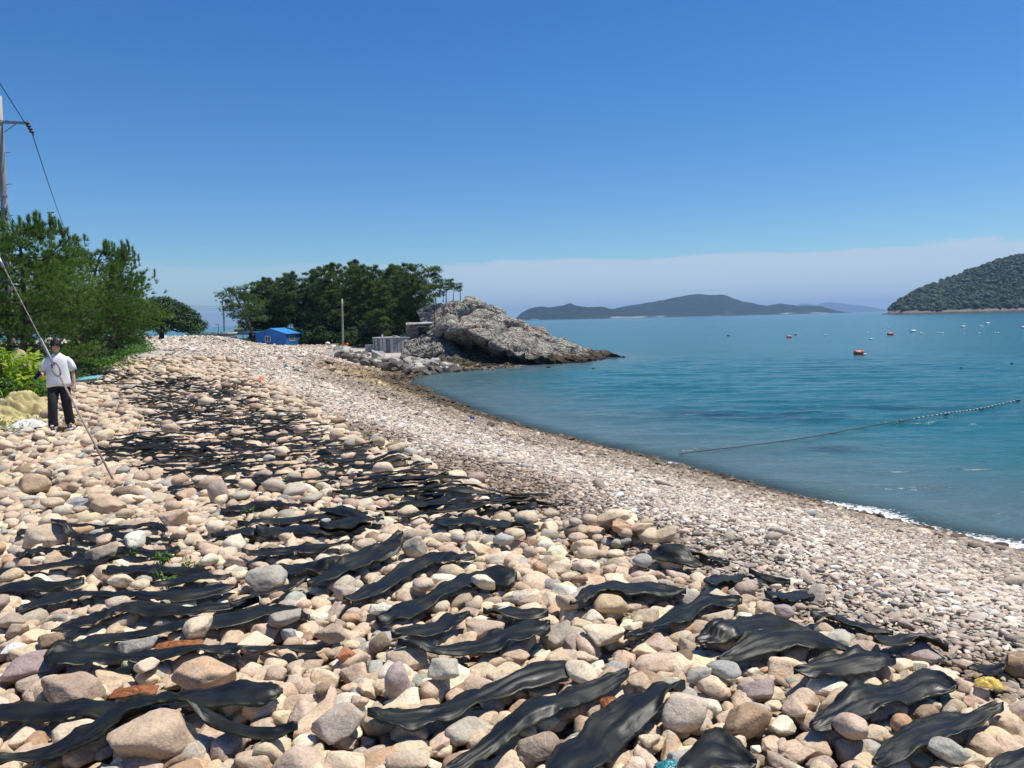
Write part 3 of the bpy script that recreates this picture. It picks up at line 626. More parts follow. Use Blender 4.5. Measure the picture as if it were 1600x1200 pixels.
def kelp_obj(me, label, group):
    c = np.array([v.co for v in me.vertices]).mean(0) if len(me.vertices) < 60 else np.mean([me.vertices[i].co for i in range(0, len(me.vertices), 7)], axis=0)
    me.transform(Matrix.Translation(-Vector(c))); o = link('kelp_blade', me, M_KELP, None, c)
    md = o.modifiers.new('thickness', 'SOLIDIFY'); md.thickness = .004; md.offset = 0
    return tag(o, label, 'kelp', group)
G1 = 'broad kelp blades drying on the near cobbles'
KELP = [
 ('25,868;60,858;110,860;150,868', '22,28,26,20', 'short olive green kelp strip in front of the pale cream stone at the left edge'),
 ('142,867;190,858;236,863;282,858', '24,28,24,14', 'crinkled short black kelp blade right of the pale cream stone'),
 ('27,838;68,823;110,822;175,827;236,822;262,827', '14,26,24,16,16,10', 'uppermost kelp blade above the pale cream stone, with a hump at its left'),
 ('81,837;135,840;182,836;236,843;278,846', '18,24,28,24,14', 'smooth black kelp blade just below the one with a humped left end'),
 ('345,797;412,788;480,791', '22,28,20', 'short dark green kelp blade above the greenish wide one at centre left'),
 ('371,820;447,812;509,806;575,800', '24,30,30,18', 'wide greenish kelp blade with a pale dusty top at centre left'),
 ('330,836;371,832;405,829', '26,32,16', 'stubby blue black kelp end with olive underside left of the greenish blade'),
 ('400,831;450,828;520,824;580,819', '10,16,18,10', 'long thin kelp strip under the greenish wide blade'),
 ('378,868;430,860;481,855;550,846', '14,22,20,12', 'narrow kelp blade lying below the olive underside of the stubby kelp end'),
 ('-20,896;0,894;70,887;140,880;235,879', '26,30,34,26,14', 'straight kelp blade coming in from the left edge below the pale cream stone'),
 ('160,898;236,891;330,890', '16,26,14', 'kelp strip with green weeds growing beside it'),
 ('-10,920;60,915;132,908', '22,28,18', 'short kelp blade at the left edge under the straight one'),
 ('405,889;470,886;530,879;590,860;630,838', '16,30,36,38,24', 'streaked kelp blade rising to the upper right beside the grey green block'),
 ('480,915;530,896;580,873;630,860', '14,28,26,14', 'narrow kelp blade parallel below the streaked rising one'),
 ('537,938;600,910;658,879;700,873;742,872', '14,30,32,30,18', 'S curved kelp blade running up to a flat tan oblong stone'),
 ('25,958;80,936;130,928;200,927;270,931;372,915', '12,30,36,30,24,12', 'arched kelp blade over a tan stone with its olive underside showing'),
 ('80,986;150,968;200,957;300,955;405,936', '14,26,32,30,14', 'arched kelp blade above the long wrinkled one, shading a pale block'),
 ('588,966;640,949;699,922;746,902;808,902', '20,42,40,40,48', 'large brown black kelp blade with a broad squared upper end in the centre'),
 ('755,958;800,956;857,958', '18,24,16', 'short dark kelp blade above the oblong tan pink stone'),
 ('612,1003;665,992;699,976;735,966', '16,30,36,14', 'crumpled kelp piece left of the oblong tan pink stone'),
 ('622,1020;699,1019;766,1007;810,994;860,986', '8,18,30,32,20', 'narrow kelp blade pinned under the egg shaped tan stone'),
 ('110,1022;150,1001;250,986;350,970;430,954;484,962', '20,30,36,36,44,26', 'long wrinkled kelp blade with salt flecks at left centre'),
 ('70,1046;150,1031;230,1026;330,1016;400,1011;520,1006', '40,58,46,30,18,10', 'kelp blade with a deeply ruffled left end and a thin right tail'),
 ('-40,1118;0,1116;100,1113;200,1109;300,1097;400,1089;442,1086', '60,66,72,62,46,54,40', 'widest mottled kelp blade with a cupped right end at lower left'),
 ('-20,1192;60,1176;130,1155;200,1132;260,1120;310,1136;400,1150;466,1148', '16,28,40,50,46,30,34,16', 'lowest kelp blade arching over the largest round boulder'),
 ('575,1129;631,1129;699,1113;766,1081;833,1053;908,1034', '30,40,36,36,38,38', 'long glossy kelp blade sweeping from lower centre to upper right'),
 ('690,1210;766,1161;833,1116;901,1088;982,1053', '20,40,44,38,18', 'ragged kelp blade left of the broadest one at bottom centre'),
 ('860,1222;935,1160;985,1116;1070,1075', '78,80,66,30', 'broadest flat kelp blade at the bottom centre edge'),
 ('891,948;928,926;996,918;1072,920', '10,32,26,14', 'short kelp blade with a folded left end above the rounded yellow tan stone'),
 ('975,992;1020,976;1070,956;1110,939;1160,942', '14,26,38,40,18', 'draped kelp blade whose arched right end lies over pale stones'),
 ('1087,1003;1144,986;1195,972;1255,980', '18,36,38,22', 'dull grey black kelp blade directly above the large arched glossy one'),
 ('1120,1033;1195,1007;1262,998;1332,1020', '12,46,54,22', 'large arched glossy kelp blade with olive edge at the right'),
 ('1100,912;1134,896;1163,880', '40,42,18', 'crumpled upright kelp lump by the edge of the small pebbles'),
 ('1195,933;1230,920;1285,908', '30,30,10', 'short kelp blade pointing to the pebbles above the grey mauve stone'),
 ('1266,961;1303,956;1347,959;1396,970', '14,24,22,8', 'thin black kelp strip among tan stones near the pebble edge'),
 ('1240,1054;1296,1047;1347,1034;1400,1033', '16,36,42,18', 'purple black kelp blade right of the arched glossy one'),
 ('1266,1136;1330,1106;1397,1086;1448,1065;1497,1072', '22,46,52,52,16', 'big crinkled kelp blade with a frayed upper end at lower right'),
 ('1364,1192;1431,1151;1500,1126;1568,1107', '24,52,46,16', 'matte kelp blade at the lower right with a pointed lower tip'),
 ('1365,1006;1397,998;1440,995;1482,1004', '24,26,14,8', 'small kelp piece behind the smooth mauve stone'),
 ('1512,1039;1540,1034;1575,1026', '14,22,10', 'little kelp scrap near the right edge of the cobbles'),
 ('1060,1215;1115,1172;1182,1192', '60,74,36', 'kelp blade cut off by the bottom edge below the cream boulder'),
 ('1543,1203;1600,1182;1650,1166', '38,52,40', 'kelp blade cut off by the lower right corner'),
 ('672,815;740,812;790,818;842,824', '18,32,26,16', 'thick black kelp blade running right to the crest stones'),
 ('648,777;706,770;740,766', '12,24,18', 'glossy arched kelp blade beside the broad flat tan stone'),
 ('589,764;644,763;688,760', '12,20,14', 'kelp strip left of the glossy arched one in mid bank'),
 ('500,798;570,809;600,812', '20,22,10', 'kelp strip slanting down to the right above the grey green block'),
 ('500,823;540,821;582,820', '18,20,12', 'short black kelp strip below the slanting one'),
 ('627,788;720,786;772,795', '12,18,12', 'thin kelp strip under the broad flat tan stone'),
 ('768,777;790,772;810,770', '12,14,10', 'tiny kelp scrap at the crest edge'),
 ('782,784;810,788;840,790', '14,16,10', 'small kelp scrap next to the crest above the thick black blade'),
 ('1010,868;1050,870;1100,880', '14,18,10', 'kelp strip on the crest right of the yellowish oval stone'),
 ('1060,852;1100,858;1140,866', '8,14,6', 'thin kelp strip lying out on the small white pebbles'),
 ('1170,880;1200,888;1235,896', '6,12,6', 'slender kelp strip on the pebbles beyond the crumpled lump'),
 ('360,955;420,930;480,912', '8,14,8', 'thin dark kelp tail left of the narrow parallel blade'),
 ('235,915;300,905;362,900', '10,20,10', 'faded kelp strip above the arched olive blade'),
 ('262,768;320,757;380,756;420,752', '8,20,22,10', 'kelp blade just right of the foot of the stay rod'),
]
for i, (pl, ws, lab) in enumerate(KELP):
    P = np.array([[float(k) for k in q.split(',')] for q in pl.split(';')]); wv = np.array([float(k) for k in ws.split(',')])
    T = np.gradient(P, axis=0); N = np.stack([-T[:, 1], T[:, 0]], 1); N /= np.linalg.norm(N, axis=1)[:, None]
    Lg = np.array([on_ground(*(p + n * k / 2), .10)[:2] for p, n, k in zip(P, N, wv)]); Rg = np.array([on_ground(*(p - n * k / 2), .10)[:2] for p, n, k in zip(P, N, wv)])
    mid = (Lg + Rg) / 2; e = Lg - mid; L_ = np.linalg.norm(e, axis=1); f = np.minimum(1, .15 / np.maximum(L_, 1e-6)) * (.62 if P[:, 0].max() < 560 else .78); Lg = mid + e * f[:, None]; Rg = mid - e * f[:, None]
    kelp_obj(kelp_mesh(Lg, Rg, i + 1, .022, 15), lab, G1)
# the crowded drying patch further along the bank
def in_poly(x, y, poly):
    c = False
    for (ax, ay), (bx, by) in zip(poly, poly[1:] + poly[:1]):
        if (ay > y) != (by > y) and x < (bx - ax) * (y - ay) / (by - ay) + ax: c = not c
    return c
PATCH = [([(205, 605), (300, 598), (345, 612), (440, 645), (520, 682), (600, 715), (640, 738), (610, 758), (480, 752), (330, 742), (300, 725), (205, 700), (260, 650), (215, 625)], 140, 'narrow black kelp strip lying in the crowded drying patch along the middle of the bank', 'kelp strips crowded in the middle of the bank'),
         ([(128, 584), (170, 574), (205, 580), (215, 596), (150, 606), (120, 600)], 26, 'black kelp strip in the small dark heap right of the person in the white shirt', 'kelp strips heaped right of the person'),
         ([(640, 735), (700, 742), (850, 790), (800, 800), (660, 800), (560, 775), (600, 755)], 16, 'short kelp strip scattered along the crest above the small white pebbles', 'kelp strips scattered along the crest'),
         ([(160, 686), (300, 700), (330, 742), (270, 735), (180, 700)], 14, 'thin kelp strip lying just behind the foot of the stay rod', 'kelp strips behind the stay rod foot'),
         ([(200, 570), (290, 590), (330, 600), (250, 604)], 14, 'small dark kelp strip at the far upper end of the drying patch', 'kelp strips at the far end of the patch')]
sd = 100
for poly, cnt, lab, grp in PATCH:
    k = 0; us = [p[0] for p in poly]; vs_ = [p[1] for p in poly]; taken = []
    for _ in range(6000):
        u, v = rng.uniform(min(us), max(us)), rng.uniform(min(vs_), max(vs_)) ; v = min(vs_) + (max(vs_) - min(vs_)) * ((v - min(vs_)) / (max(vs_) - min(vs_))) ** .9
        if not in_poly(u, v, poly): continue
        P = on_ground(u, v, .1)
        if P[1] < 6.2 or P[1] > 38: continue
        if any((P[0] - a) ** 2 / .8 + (P[1] - b) ** 2 / .06 < 1 for a, b in taken): continue
        L_ = rng.uniform(.7, 1.35); w_ = rng.uniform(.08, .145); a = rng.normal(.12, .16); dr = np.array([math.cos(a), math.sin(a)]); nr = np.array([-dr[1], dr[0]])
        s_ = np.linspace(-.5, .5, 5); bend = rng.normal(0, .05) * (s_ * 2) ** 2; mid = P[:2] + s_[:, None] * L_ * dr + bend[:, None] * nr; ww = w_ * np.array([.5, 1, 1.1, .9, .4]) * rng.uniform(.8, 1.15, 5) / 2
        kelp_obj(kelp_mesh(mid + nr * ww[:, None], mid - nr * ww[:, None], sd, .05, 7), lab, grp); taken.append((P[0], P[1])); sd += 1; k += 1
        if k >= cnt: break
# loose stones lying on top, a few of them pinning the kelp
x, y = field(.34, 1.4, 12); m = rng.random(len(x)) < .75; x, y = x[m], y[m]; a, b, c = sizes(len(x), .04, .13, .075, .32); yw = rng.normal(.3, .9, len(x))
for i in range(len(x)):
    ii, jj = int((x[i] - HX0) / CS), int((y[i] - HY0) / CS)
    if KM[ii, jj] and rng.random() < .86: continue
    put(x[i], y[i], a[i], b[i], c[i], yw[i], .7, 0, .075 + .8 * c[i], .04)
x, y = field(.42, 12, 34); a, b, c = sizes(len(x), .05, .18, .10, .3); yw = rng.normal(.3, .9, len(x))
for i in range(len(x)):
    ii, jj = int((x[i] - HX0) / CS), int((y[i] - HY0) / CS)
    if KM[ii, jj] and rng.random() < .72: continue
    put(x[i], y[i], a[i], b[i], c[i], yw[i], .7, 0, .075 + .8 * c[i], .04)
# two low heaps of stones where the bank meets the pebbles
for (u, v, n, r, hh) in ((238, 568, 60, 1.3, .35), (382, 606, 46, .8, .3), (950, 826, 26, .45, .12)):
    P = on_ground(u, v, .1)
    for _ in range(n):
        g, q = rng.uniform(0, 6.28), r * math.sqrt(rng.random()); s_ = .12 if P[1] > 12 else .085; a = s_ * rng.uniform(.6, 1.3); put(P[0] + q * math.cos(g), P[1] + q * math.sin(g) * .7, a, a * .75, a * .5, rng.uniform(0, 6.28), .8, 0, .06 + hh * max(0, 1 - q / r) + a * .4)

S = {k: np.array(v) for k, v in ST.items()}; n = len(S['x'])
pos = np.column_stack([S['x'], S['y'], S['z']]); abc = np.column_stack([S['a'], S['b'], S['c']]); rot = rotm(S['yaw'], rng.normal(0, .09, n), rng.normal(0, .09, n))
var = rng.integers(0, NV, n); col = stone_col(n, rng); rnd = rng.random(n)
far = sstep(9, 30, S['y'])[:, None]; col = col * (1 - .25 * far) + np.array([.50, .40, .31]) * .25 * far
u, v, dep = proj(pos); px = S['a'] / dep * FPX * 2; ii = np.clip(((S['x'] - HX0) / CS).astype(int), 0, len(hx) - 1); jj = np.clip(((S['y'] - HY0) / CS).astype(int), 0, len(hy) - 1)
vis = (HM[ii, jj] <= S['z'] + S['c'] * 1.02 + .004) & (u > -15) & (u < 1615) & (v < 1212)
named = S['tag'] > 0
order = np.argsort(-np.where(vis & ~named, px, 0))[:300]; single = np.zeros(n, bool); single[order] = True
base_me = [mesh_arrays('stone', S4[k], ICO[4][1], True) for k in range(NV)]
for me in base_me: me.materials.append(M_STONE)
def place_stone(i, vr, c, parent, name='stone'):
    o = bpy.data.objects.new(name, base_me[vr]); COL.objects.link(o); o.parent = parent
    Mx = Matrix([list(r) for r in rot[i]]).to_4x4() @ Matrix.Diagonal((*[float(k) for k in abc[i]], 1)); o.matrix_world = Matrix.Translation([float(k) for k in pos[i]]) @ Mx; o.color = (*[float(k) for k in c], 1); return o
for i in order: place_stone(i, var[i], col[i], beach)
for i in np.where(named)[0]:
    u_, v_, wp, fl, c, yw, vr, lab = BIG[S['tag'][i] - 1]; tag(place_stone(i, vr, c, None), lab, 'stone', 'notable stones on the cobble bank')
rest = ~single & ~named
nearm = rest & (S['y'] < 4.3); farm = rest & ~nearm
ix = np.where(nearm)[0]; ix2 = np.where(farm & (S['y'] < 15))[0]; ix3 = np.where(farm & (S['y'] >= 15))[0]
join_stones('far_cobbles', S1, ICO[1][1], pos[ix3], abc[ix3], rot[ix3], var[ix3], col[ix3], rnd[ix3], M_STONES, beach)
join_stones('near_cobbles', S3, ICO[3][1], pos[ix], abc[ix], rot[ix], var[ix], col[ix], rnd[ix], M_STONES, beach)
join_stones('cobbles', S2, ICO[2][1], pos[ix2], abc[ix2], rot[ix2], var[ix2], col[ix2], rnd[ix2], M_STONES, beach)
ox, oy = np.meshgrid(np.arange(-26, 0, .19), np.arange(.4, 24, .19), indexing='ij'); ox = (ox + rng.uniform(-.08, .08, ox.shape)).ravel(); oy = (oy + rng.uniform(-.08, .08, oy.shape)).ravel()
k_ = ~in_view(ox, oy, .75) & (np.abs(ox) < .70 * oy + 6.5) & (ox > -12.2 - .28 * (oy - 14)); ox, oy = ox[k_], oy[k_]; oa, ob, oc = sizes(len(ox), .06, .2, .12, .3)
join_stones('side_cobbles', S1, ICO[1][1], np.column_stack([ox, oy, H(ox, oy) + oc * .4]), np.column_stack([oa, ob, oc]), rotm(rng.uniform(0, 6, len(ox)), rng.normal(0, .1, len(ox)), rng.normal(0, .1, len(ox))), rng.integers(0, NV, len(ox)), stone_col(len(ox), rng), rng.random(len(ox)), M_STONES, beach)
print('cobbles', len(ix), len(ix2))
# shingle: the small flat pebbles between the cobble bank and the water
def soil_far(x, y): return sstep(104, 109, y + .25 * (x + 20) + 3 * fbm(np.stack([x / 5, y / 5, x * 0], -1), 3, 4))
def pebbles():
    Ps, As, Cs = [], [], []
    for spc, y0, y1, mu, rr in ((.0335, 3.0, 9, .0205, 1), (.051, 9, 16, .029, 1), (.079, 16, 26, .044, 1), (.117, 26, 45, .062, 1), (.28, 45, 112, .135, 1)):
        xs = np.arange(-44, 14, spc); ys = np.arange(y0, y1, spc); X, Y = np.meshgrid(xs, ys, indexing='ij'); x = (X + rng.uniform(-.5, .5, X.shape) * spc * 1.2).ravel(); y = (Y + rng.uniform(-.5, .5, X.shape) * spc * 1.2).ravel()
        m = in_view(x, y, .4); x, y = x[m], y[m]; d = D(x, y)
        m = (d > -.6) & ((d < 13.9 - .07 * np.clip(y - 6, 0, 14)) | (y > 33)) & (d < 60) & (soil_far(x, y) < .5)
        soil_ = sstep(0, 2, -(x + 10.8 + .26 * (y - 14))) * (y < 52); m &= ~((y > 79) & (x > -17 - (y - 79) * .2)) &  (soil_ < .5) & ((y < 104) | (x > -40)) & ~((y > 62) & (x < -46)); x, y, d = x[m], y[m], d[m]
        a = np.clip(np.exp(rng.normal(math.log(mu), .38, len(x))), mu * .4, mu * 2.6); a *= np.where(rng.random(len(x)) < .025, rng.uniform(1.4, 2.4, len(x)), 1)
        a *= 1 + .5 * sstep(2, .3, d); b = a * rng.uniform(.55, .95, len(x)); c = a * rng.uniform(.22, .5, len(x))
        Ps.append(np.column_stack([x, y, H(x, y) + rng.uniform(-.35, .75, len(x)) * c + .004])); As.append(np.column_stack([a, b, c]))
        cc = tint(x, y, d); pc = PAL[rng.choice(len(PAL), len(x), p=PW)]; pc = pc / pc.mean(1, keepdims=True) * cc.mean(1, keepdims=True)
        cc = (.55 * cc + .45 * pc) * np.exp(rng.normal(-.03, .31, (len(x), 1))); Cs.append(np.clip(cc, .02, .8))
    P, A, C = np.vstack(Ps), np.vstack(As), np.vstack(Cs); n = len(P); rt = rotm(rng.normal(.3, .8, n), rng.normal(0, .28, n), rng.normal(0, .28, n)); vr = rng.integers(0, NV, n); rd = rng.random(n)
    print('pebbles', n)
    m = P[:, 1] < 5.6; m2 = P[:, 1] > 17; ix, ix2, ix3 = np.where(m)[0], np.where(~m & ~m2)[0], np.where(m2)[0]
    join_stones('far_shingle', S0, ICO[0][1], P[ix3], A[ix3] * np.array([1., 1., 1.15]), rt[ix3], vr[ix3], C[ix3], rd[ix3], M_STONES, beach, False)
    join_stones('near_shingle', S2, ICO[2][1], P[ix], A[ix], rt[ix], vr[ix], C[ix], rd[ix], M_STONES, beach)
    join_stones('shingle', S1, ICO[1][1], P[ix2], A[ix2], rt[ix2], vr[ix2], C[ix2], rd[ix2], M_STONES, beach, True)
pebbles()
# ------------------------------------------------------------------ rocks of the headland
def rock_mat(name, base, dark, warm, tide=1.0):
    k = NT(name); v = k.pos(); z = k.n('ShaderNodeSeparateXYZ', {0: v}).outputs[2]
    n = k.noise(v, .9, 7, .65); n2 = k.noise(k.vmul(v, (1, 1, 2.2)), 3.2, 5, .7); n3 = k.noise(v, .32, 4)
    c = k.mix(k.rng(n, .36, .64), dark, base); c = k.mix(k.rng(n3, .5, .66, 0, .7), c, warm); c = k.scale(c, k.rng(n2, .3, .7, .72, 1.15))
    lich = k.noise(v, 2.1, 5, .7); c = k.mix(k.rng(lich, .6, .7, 0, .35), c, (.16, .15, .13))
    tz = k.math('ADD', z, k.math('MULTIPLY', k.math('SUBTRACT', n, .5), 1.8))
    c = k.mix(k.rng(tz, tide * 1.25, tide * .6), c, (.12, .095, .055)); c = k.mix(k.rng(tz, tide * .45, tide * .05), c, (.04, .034, .02))
    cr = k.voro(k.vadd(k.vmul(v, (1., 1., 1.9)), k.scale(k.n('ShaderNodeTexNoise', {'Vector': v, 'Scale': .7}).outputs[1], 1.2)), .75, 'DISTANCE_TO_EDGE')
    cr2 = k.voro(k.vadd(k.vmul(v, (1., 1.3, 2.4)), k.scale(k.n('ShaderNodeTexNoise', {'Vector': v, 'Scale': 1.3}).outputs[1], .6)), 2.1, 'DISTANCE_TO_EDGE')
    h = k.math('ADD', k.math('MULTIPLY', k.rng(cr, 0, .1), .55), k.math('ADD', k.math('MULTIPLY', k.rng(cr2, 0, .12), .25), k.math('MULTIPLY', n2, .38)))
    k.p(Base_Color=c, Roughness=.9, Specular_IOR_Level=.25, Normal=k.bump(h, 1., .5)); return k.m
M_ROCK = rock_mat('headland_rock', (.52, .48, .405), (.33, .30, .255), (.52, .42, .31))
M_ROCK_B = rock_mat('shelf_rock', (.42, .38, .32), (.24, .21, .175), (.38, .27, .15), 1.1)
def rock_sheet(name, curves, nu, nv, label, mat, amp=(.5, .35, .2), cell=1.5, seed=1, group=None):
    """a rock face through real 3-D contour lines (top to foot), broken up into blocks and ledges"""
    C = np.array([catmull(c, nu) for c in curves]); G = np.stack([catmull(C[:, i], nv) for i in range(nu)], 0)
    P = G.reshape(-1, 3); du = np.gradient(G, axis=0); dv = np.gradient(G, axis=1); N = np.cross(du, dv); N /= np.linalg.norm(N, axis=2, keepdims=True) + 1e-9
    N = N.reshape(-1, 3); N *= np.sign((N * (np.array([0, -30., 30]) )).sum(1).mean())
    wp = P + .5 * np.stack([fbm(P / 1.3, 3, seed + k) for k in (1, 2, 3)], 1); R_ = np.array([[.82, .2, -.5], [-.1, .95, .2], [.5, -.1, .85]])
    q = (wp @ R_) / np.array([cell * 1.5, cell, cell * .62]); f1, f2, va = worley(q, seed); g1, g2, vb = worley(q * 2.3 + 7, seed + 9)
    d = amp[0] * fbm(P / 3.2, 3, seed + 20) + amp[1] * ((va - .5) * 1.25 - .8 * np.exp(-((f2 - f1) / .12) ** 2)) + amp[2] * ((vb - .5) - .5 * np.exp(-((g2 - g1) / .1) ** 2)) + amp[2] * .5 * fbm(P / .35, 3, seed + 30)
    env = (sstep(0, .06, np.linspace(0, 1, nu)) * sstep(1, .94, np.linspace(0, 1, nu)))[:, None] * np.ones(nv)
    P = P + N * (d * (.25 + .75 * env.ravel()))[:, None]
    o = link(name, mesh_arrays(name, P, grid_faces(nu, nv), False), mat); return tag(o, label, 'rock', group)
A3 = lambda L: [at_depth(*p) for p in L]
Rr = A3([(650, 486, 104), (688, 472, 102), (720, 468, 100), (747, 471, 98), (790, 490, 97), (850, 513, 96), (890, 536, 96), (925, 547, 96.5), (976, 558.5, 97.5)])
back = [p + np.array([0, 10, -3.2 * min(1, max(0, (p[2]) / 4))]) for p in Rr]; back2 = [np.array([p[0], p[1] + 20, -1.]) for p in Rr]
Uu = A3([(660, 508, 99), (690, 492, 96), (722, 487, 95), (757, 492, 93.5), (800, 509, 92.5), (850, 529, 91.5), (892, 546, 92), (928, 551.5, 94), (977, 559, 97)])
Mm = A3([(668, 522, 94), (702, 510, 90), (730, 508, 88.5), (767, 521, 87), (807, 540, 86), (852, 553, 85.5), (895, 557, 88), (935, 556.5, 92.5), (977, 559.5, 96.5)])
Ll = A3([(676, 530, 94), (708, 521, 89.5), (738, 527, 87.4), (775, 545, 85.4), (815, 561, 84), (855, 565, 83.2), (900, 563, 86), (938, 559.5, 91), (977, 560, 96)])
Ff = A3([(680, 538, 98), (708, 538, 97), (736, 548, 95.5), (772, 562, 92.5), (818, 573, 87), (858, 575, 84), (900, 568, 85.5), (938, 562.5, 90.5), (977, 560.5, 96)])
Gg = [p + np.array([0, .8, -1.8]) for p in Ff]
rock_sheet('headland_rock', [back2, back, Rr, Uu, Mm, Ll, Ff, Gg], 320, 200, 'great grey domed rock headland with cracked face and dark overhang sloping down into the sea', M_ROCK, (.6, .70, .16), 3.6, 3)
T_ = A3([(634, 556, 95), (665, 549, 92), (700, 548, 91), (740, 556, 89.5), (780, 566, 87), (818, 574.5, 84)]); tb = [p + np.array([0, 6, -.6]) for p in T_]
Mi = A3([(634, 566, 89), (665, 562, 87), (700, 559, 86), (742, 566, 84.5), (780, 571.5, 83), (818, 576, 82)])
Fo = A3([(634, 584, 80), (662, 582, 79.5), (700, 580, 79.6), (742, 578.5, 80), (780, 578, 80.2), (818, 577.5, 81)]); fg = [p + np.array([0, -1., -1.6]) for p in Fo]
rock_sheet('shore_rock', [tb, T_, Mi, Fo, fg], 240, 90, 'low brown rock shelf sloping to the water in front of the domed headland', M_ROCK_B, (.3, .3, .16), 1.3, 31)
K0 = A3([(628, 534, 99), (652, 526, 98), (680, 521, 96), (700, 529, 95), (716, 545, 94)]); kb = [p + np.array([0, 4, -1.]) for p in K0]
K1 = A3([(628, 546, 94), (652, 536, 92.5), (682, 528, 91), (703, 536, 91), (718, 550, 91)]); K2 = A3([(628, 556, 91), (652, 549, 89), (682, 545, 88), (705, 551, 88.5), (720, 557, 89.5)]); K3 = A3([(628, 566, 90), (652, 563, 88), (682, 562, 87.5), (705, 562, 88), (720, 563, 89)])
rock_sheet('shore_rock', [kb, K0, K1, K2, K3, [p + np.array([0, 0, -1.5]) for p in K3]], 160, 90, 'rounded grey rock knob between the concrete tank and the dark overhang', M_ROCK, (.45, .38, .2), 1.3, 51)
# a lone boulder on the flank of the dome, the brow above the overhang
B0 = A3([(706, 500, 96), (722, 497, 95), (742, 499, 95), (756, 508, 95)]); B1 = A3([(704, 512, 92.5), (722, 506, 91), (742, 508, 90.5), (758, 516, 91)]); B2 = A3([(706, 524, 90.5), (722, 521, 89), (742, 524, 89), (757, 527, 90)]); B3 = A3([(708, 530, 92), (722, 531, 91.5), (742, 534, 91.5), (756, 534, 92)])
rock_sheet('shore_rock', [[p + np.array([0, 2.5, -.3]) for p in B0], B0, B1, B2, B3], 90, 70, 'smooth rounded rock brow bulging above the dark overhang of the headland', M_ROCK, (.15, .18, .14), 1.4, 71)

# riprap: broken blocks tipped along the foot of the tank
rip = tag(bpy.data.objects.new('riprap_bank', None), kind='structure'); COL.objects.link(rip)
M_BLOCK = stone_mat('riprap_block', True)
def block_mesh(seed):
    r = np.random.default_rng(seed); V0, F0 = ICO[2]; N = np.vstack([np.eye(3), -np.eye(3), r.normal(size=(5, 3))]); N = N + r.normal(0, .22, N.shape); N /= np.linalg.norm(N, axis=1)[:, None]
    d = np.concatenate([r.uniform(.55, 1., 6), r.uniform(.85, 1.15, 5)]); rad = ((np.clip(V0 @ N.T, 0, None) / d) ** 40).sum(1) ** (-1 / 40); return mesh_arrays('stone', V0 * rad[:, None], F0, False)
blocks = [block_mesh(200 + i) for i in range(9)]
for m in blocks: m.materials.append(M_BLOCK)
def put_block(u, v, dep, wpx, c, asp=.75):
    P = on_ground(u, v, .25); s = wpx / FPX * P[1] / 2; o = bpy.data.objects.new('stone', random.choice(blocks)); COL.objects.link(o); o.parent = rip; o.location = P
    o.scale = (s * 1.15, s * rng.uniform(.8, 1.2), s * asp * rng.uniform(.85, 1.2)); o.rotation_euler = (rng.uniform(-.5, .5), rng.uniform(-.5, .5), rng.uniform(0, 6.3)); o.color = (*c, 1)
for i in range(150):
    t = rng.random(); u = 528 + 195 * t if i < 125 else 715 + 95 * t; top = np.interp(u, [528, 560, 600, 640, 680, 700, 740, 800, 815], [546, 551, 556, 560, 564, 570, 572, 574, 575]); bot = np.interp(u, [528, 560, 600, 640, 700, 760, 815], [556, 566, 575, 583, 583, 579, 578])
    s = rng.random(); v = top + (bot - top) * s; dep = np.interp(u, [528, 600, 650, 815], [96, 91, 88, 84]) - s * np.interp(u, [528, 600, 650, 815], [6, 9, 8, 3.4])
    dry = rng.random() < .8 - .75 * s; cc = np.array([.42, .40, .355]) if dry and u < 715 else np.array([.14, .12, .095]); cc = cc * rng.uniform(.65, 1.15)
    put_block(u, v, dep, rng.uniform(8, 20) * (1 if u < 715 else .55), cc)

# dark wet boulders in the shallows and on the tide line, each on its own
WETR = [(828, 667, 14, 'small dark wet rock standing in the shallows off the middle of the shoreline'), (1262, 791, 15, 'brown rock at the waterline where the foam begins'), (1197, 768, 12, 'dark rock just out of the water left of the foam'),
        (1566, 862, 26, 'round dark wet rock washed by foam at the right end of the shoreline'), (1125, 755, 24, 'mossy dark brown rock on the tide line'), (1102, 748, 18, 'rusty orange rock on the tide line'), (1355, 812, 14, 'low wet rock in the foam line'), (1450, 838, 20, 'low olive brown rock at the edge of the foam'),
        (928, 575, 8, 'tiny black rock awash off the foot of the headland'), (858, 573, 9, 'small black rock at the mouth of the overhang by the water')]
for i, (u, v, wp, lab) in enumerate(WETR):
    d = ray(u, v); t = (CZ - .08) / -d[2]; P = np.array([0, 0, CZ]) + d * t; g = max(float(H(P[0], P[1])), -.05); s = wp / FPX * P[1] / 2
    o = bpy.data.objects.new('boulder', base_me[(i * 5 + 2) % NV]); COL.objects.link(o); o.location = (P[0], P[1], g + s * .2); o.scale = (s, s * .75, s * .6); o.rotation_euler = (.1, .1, i * 1.3); o.color = ((.16, .085, .04, 1) if 'rusty' in lab or 'brown rock at' in lab else (.055, .045, .03, 1)); tag(o, lab, 'rock', 'wet rocks along the waterline')

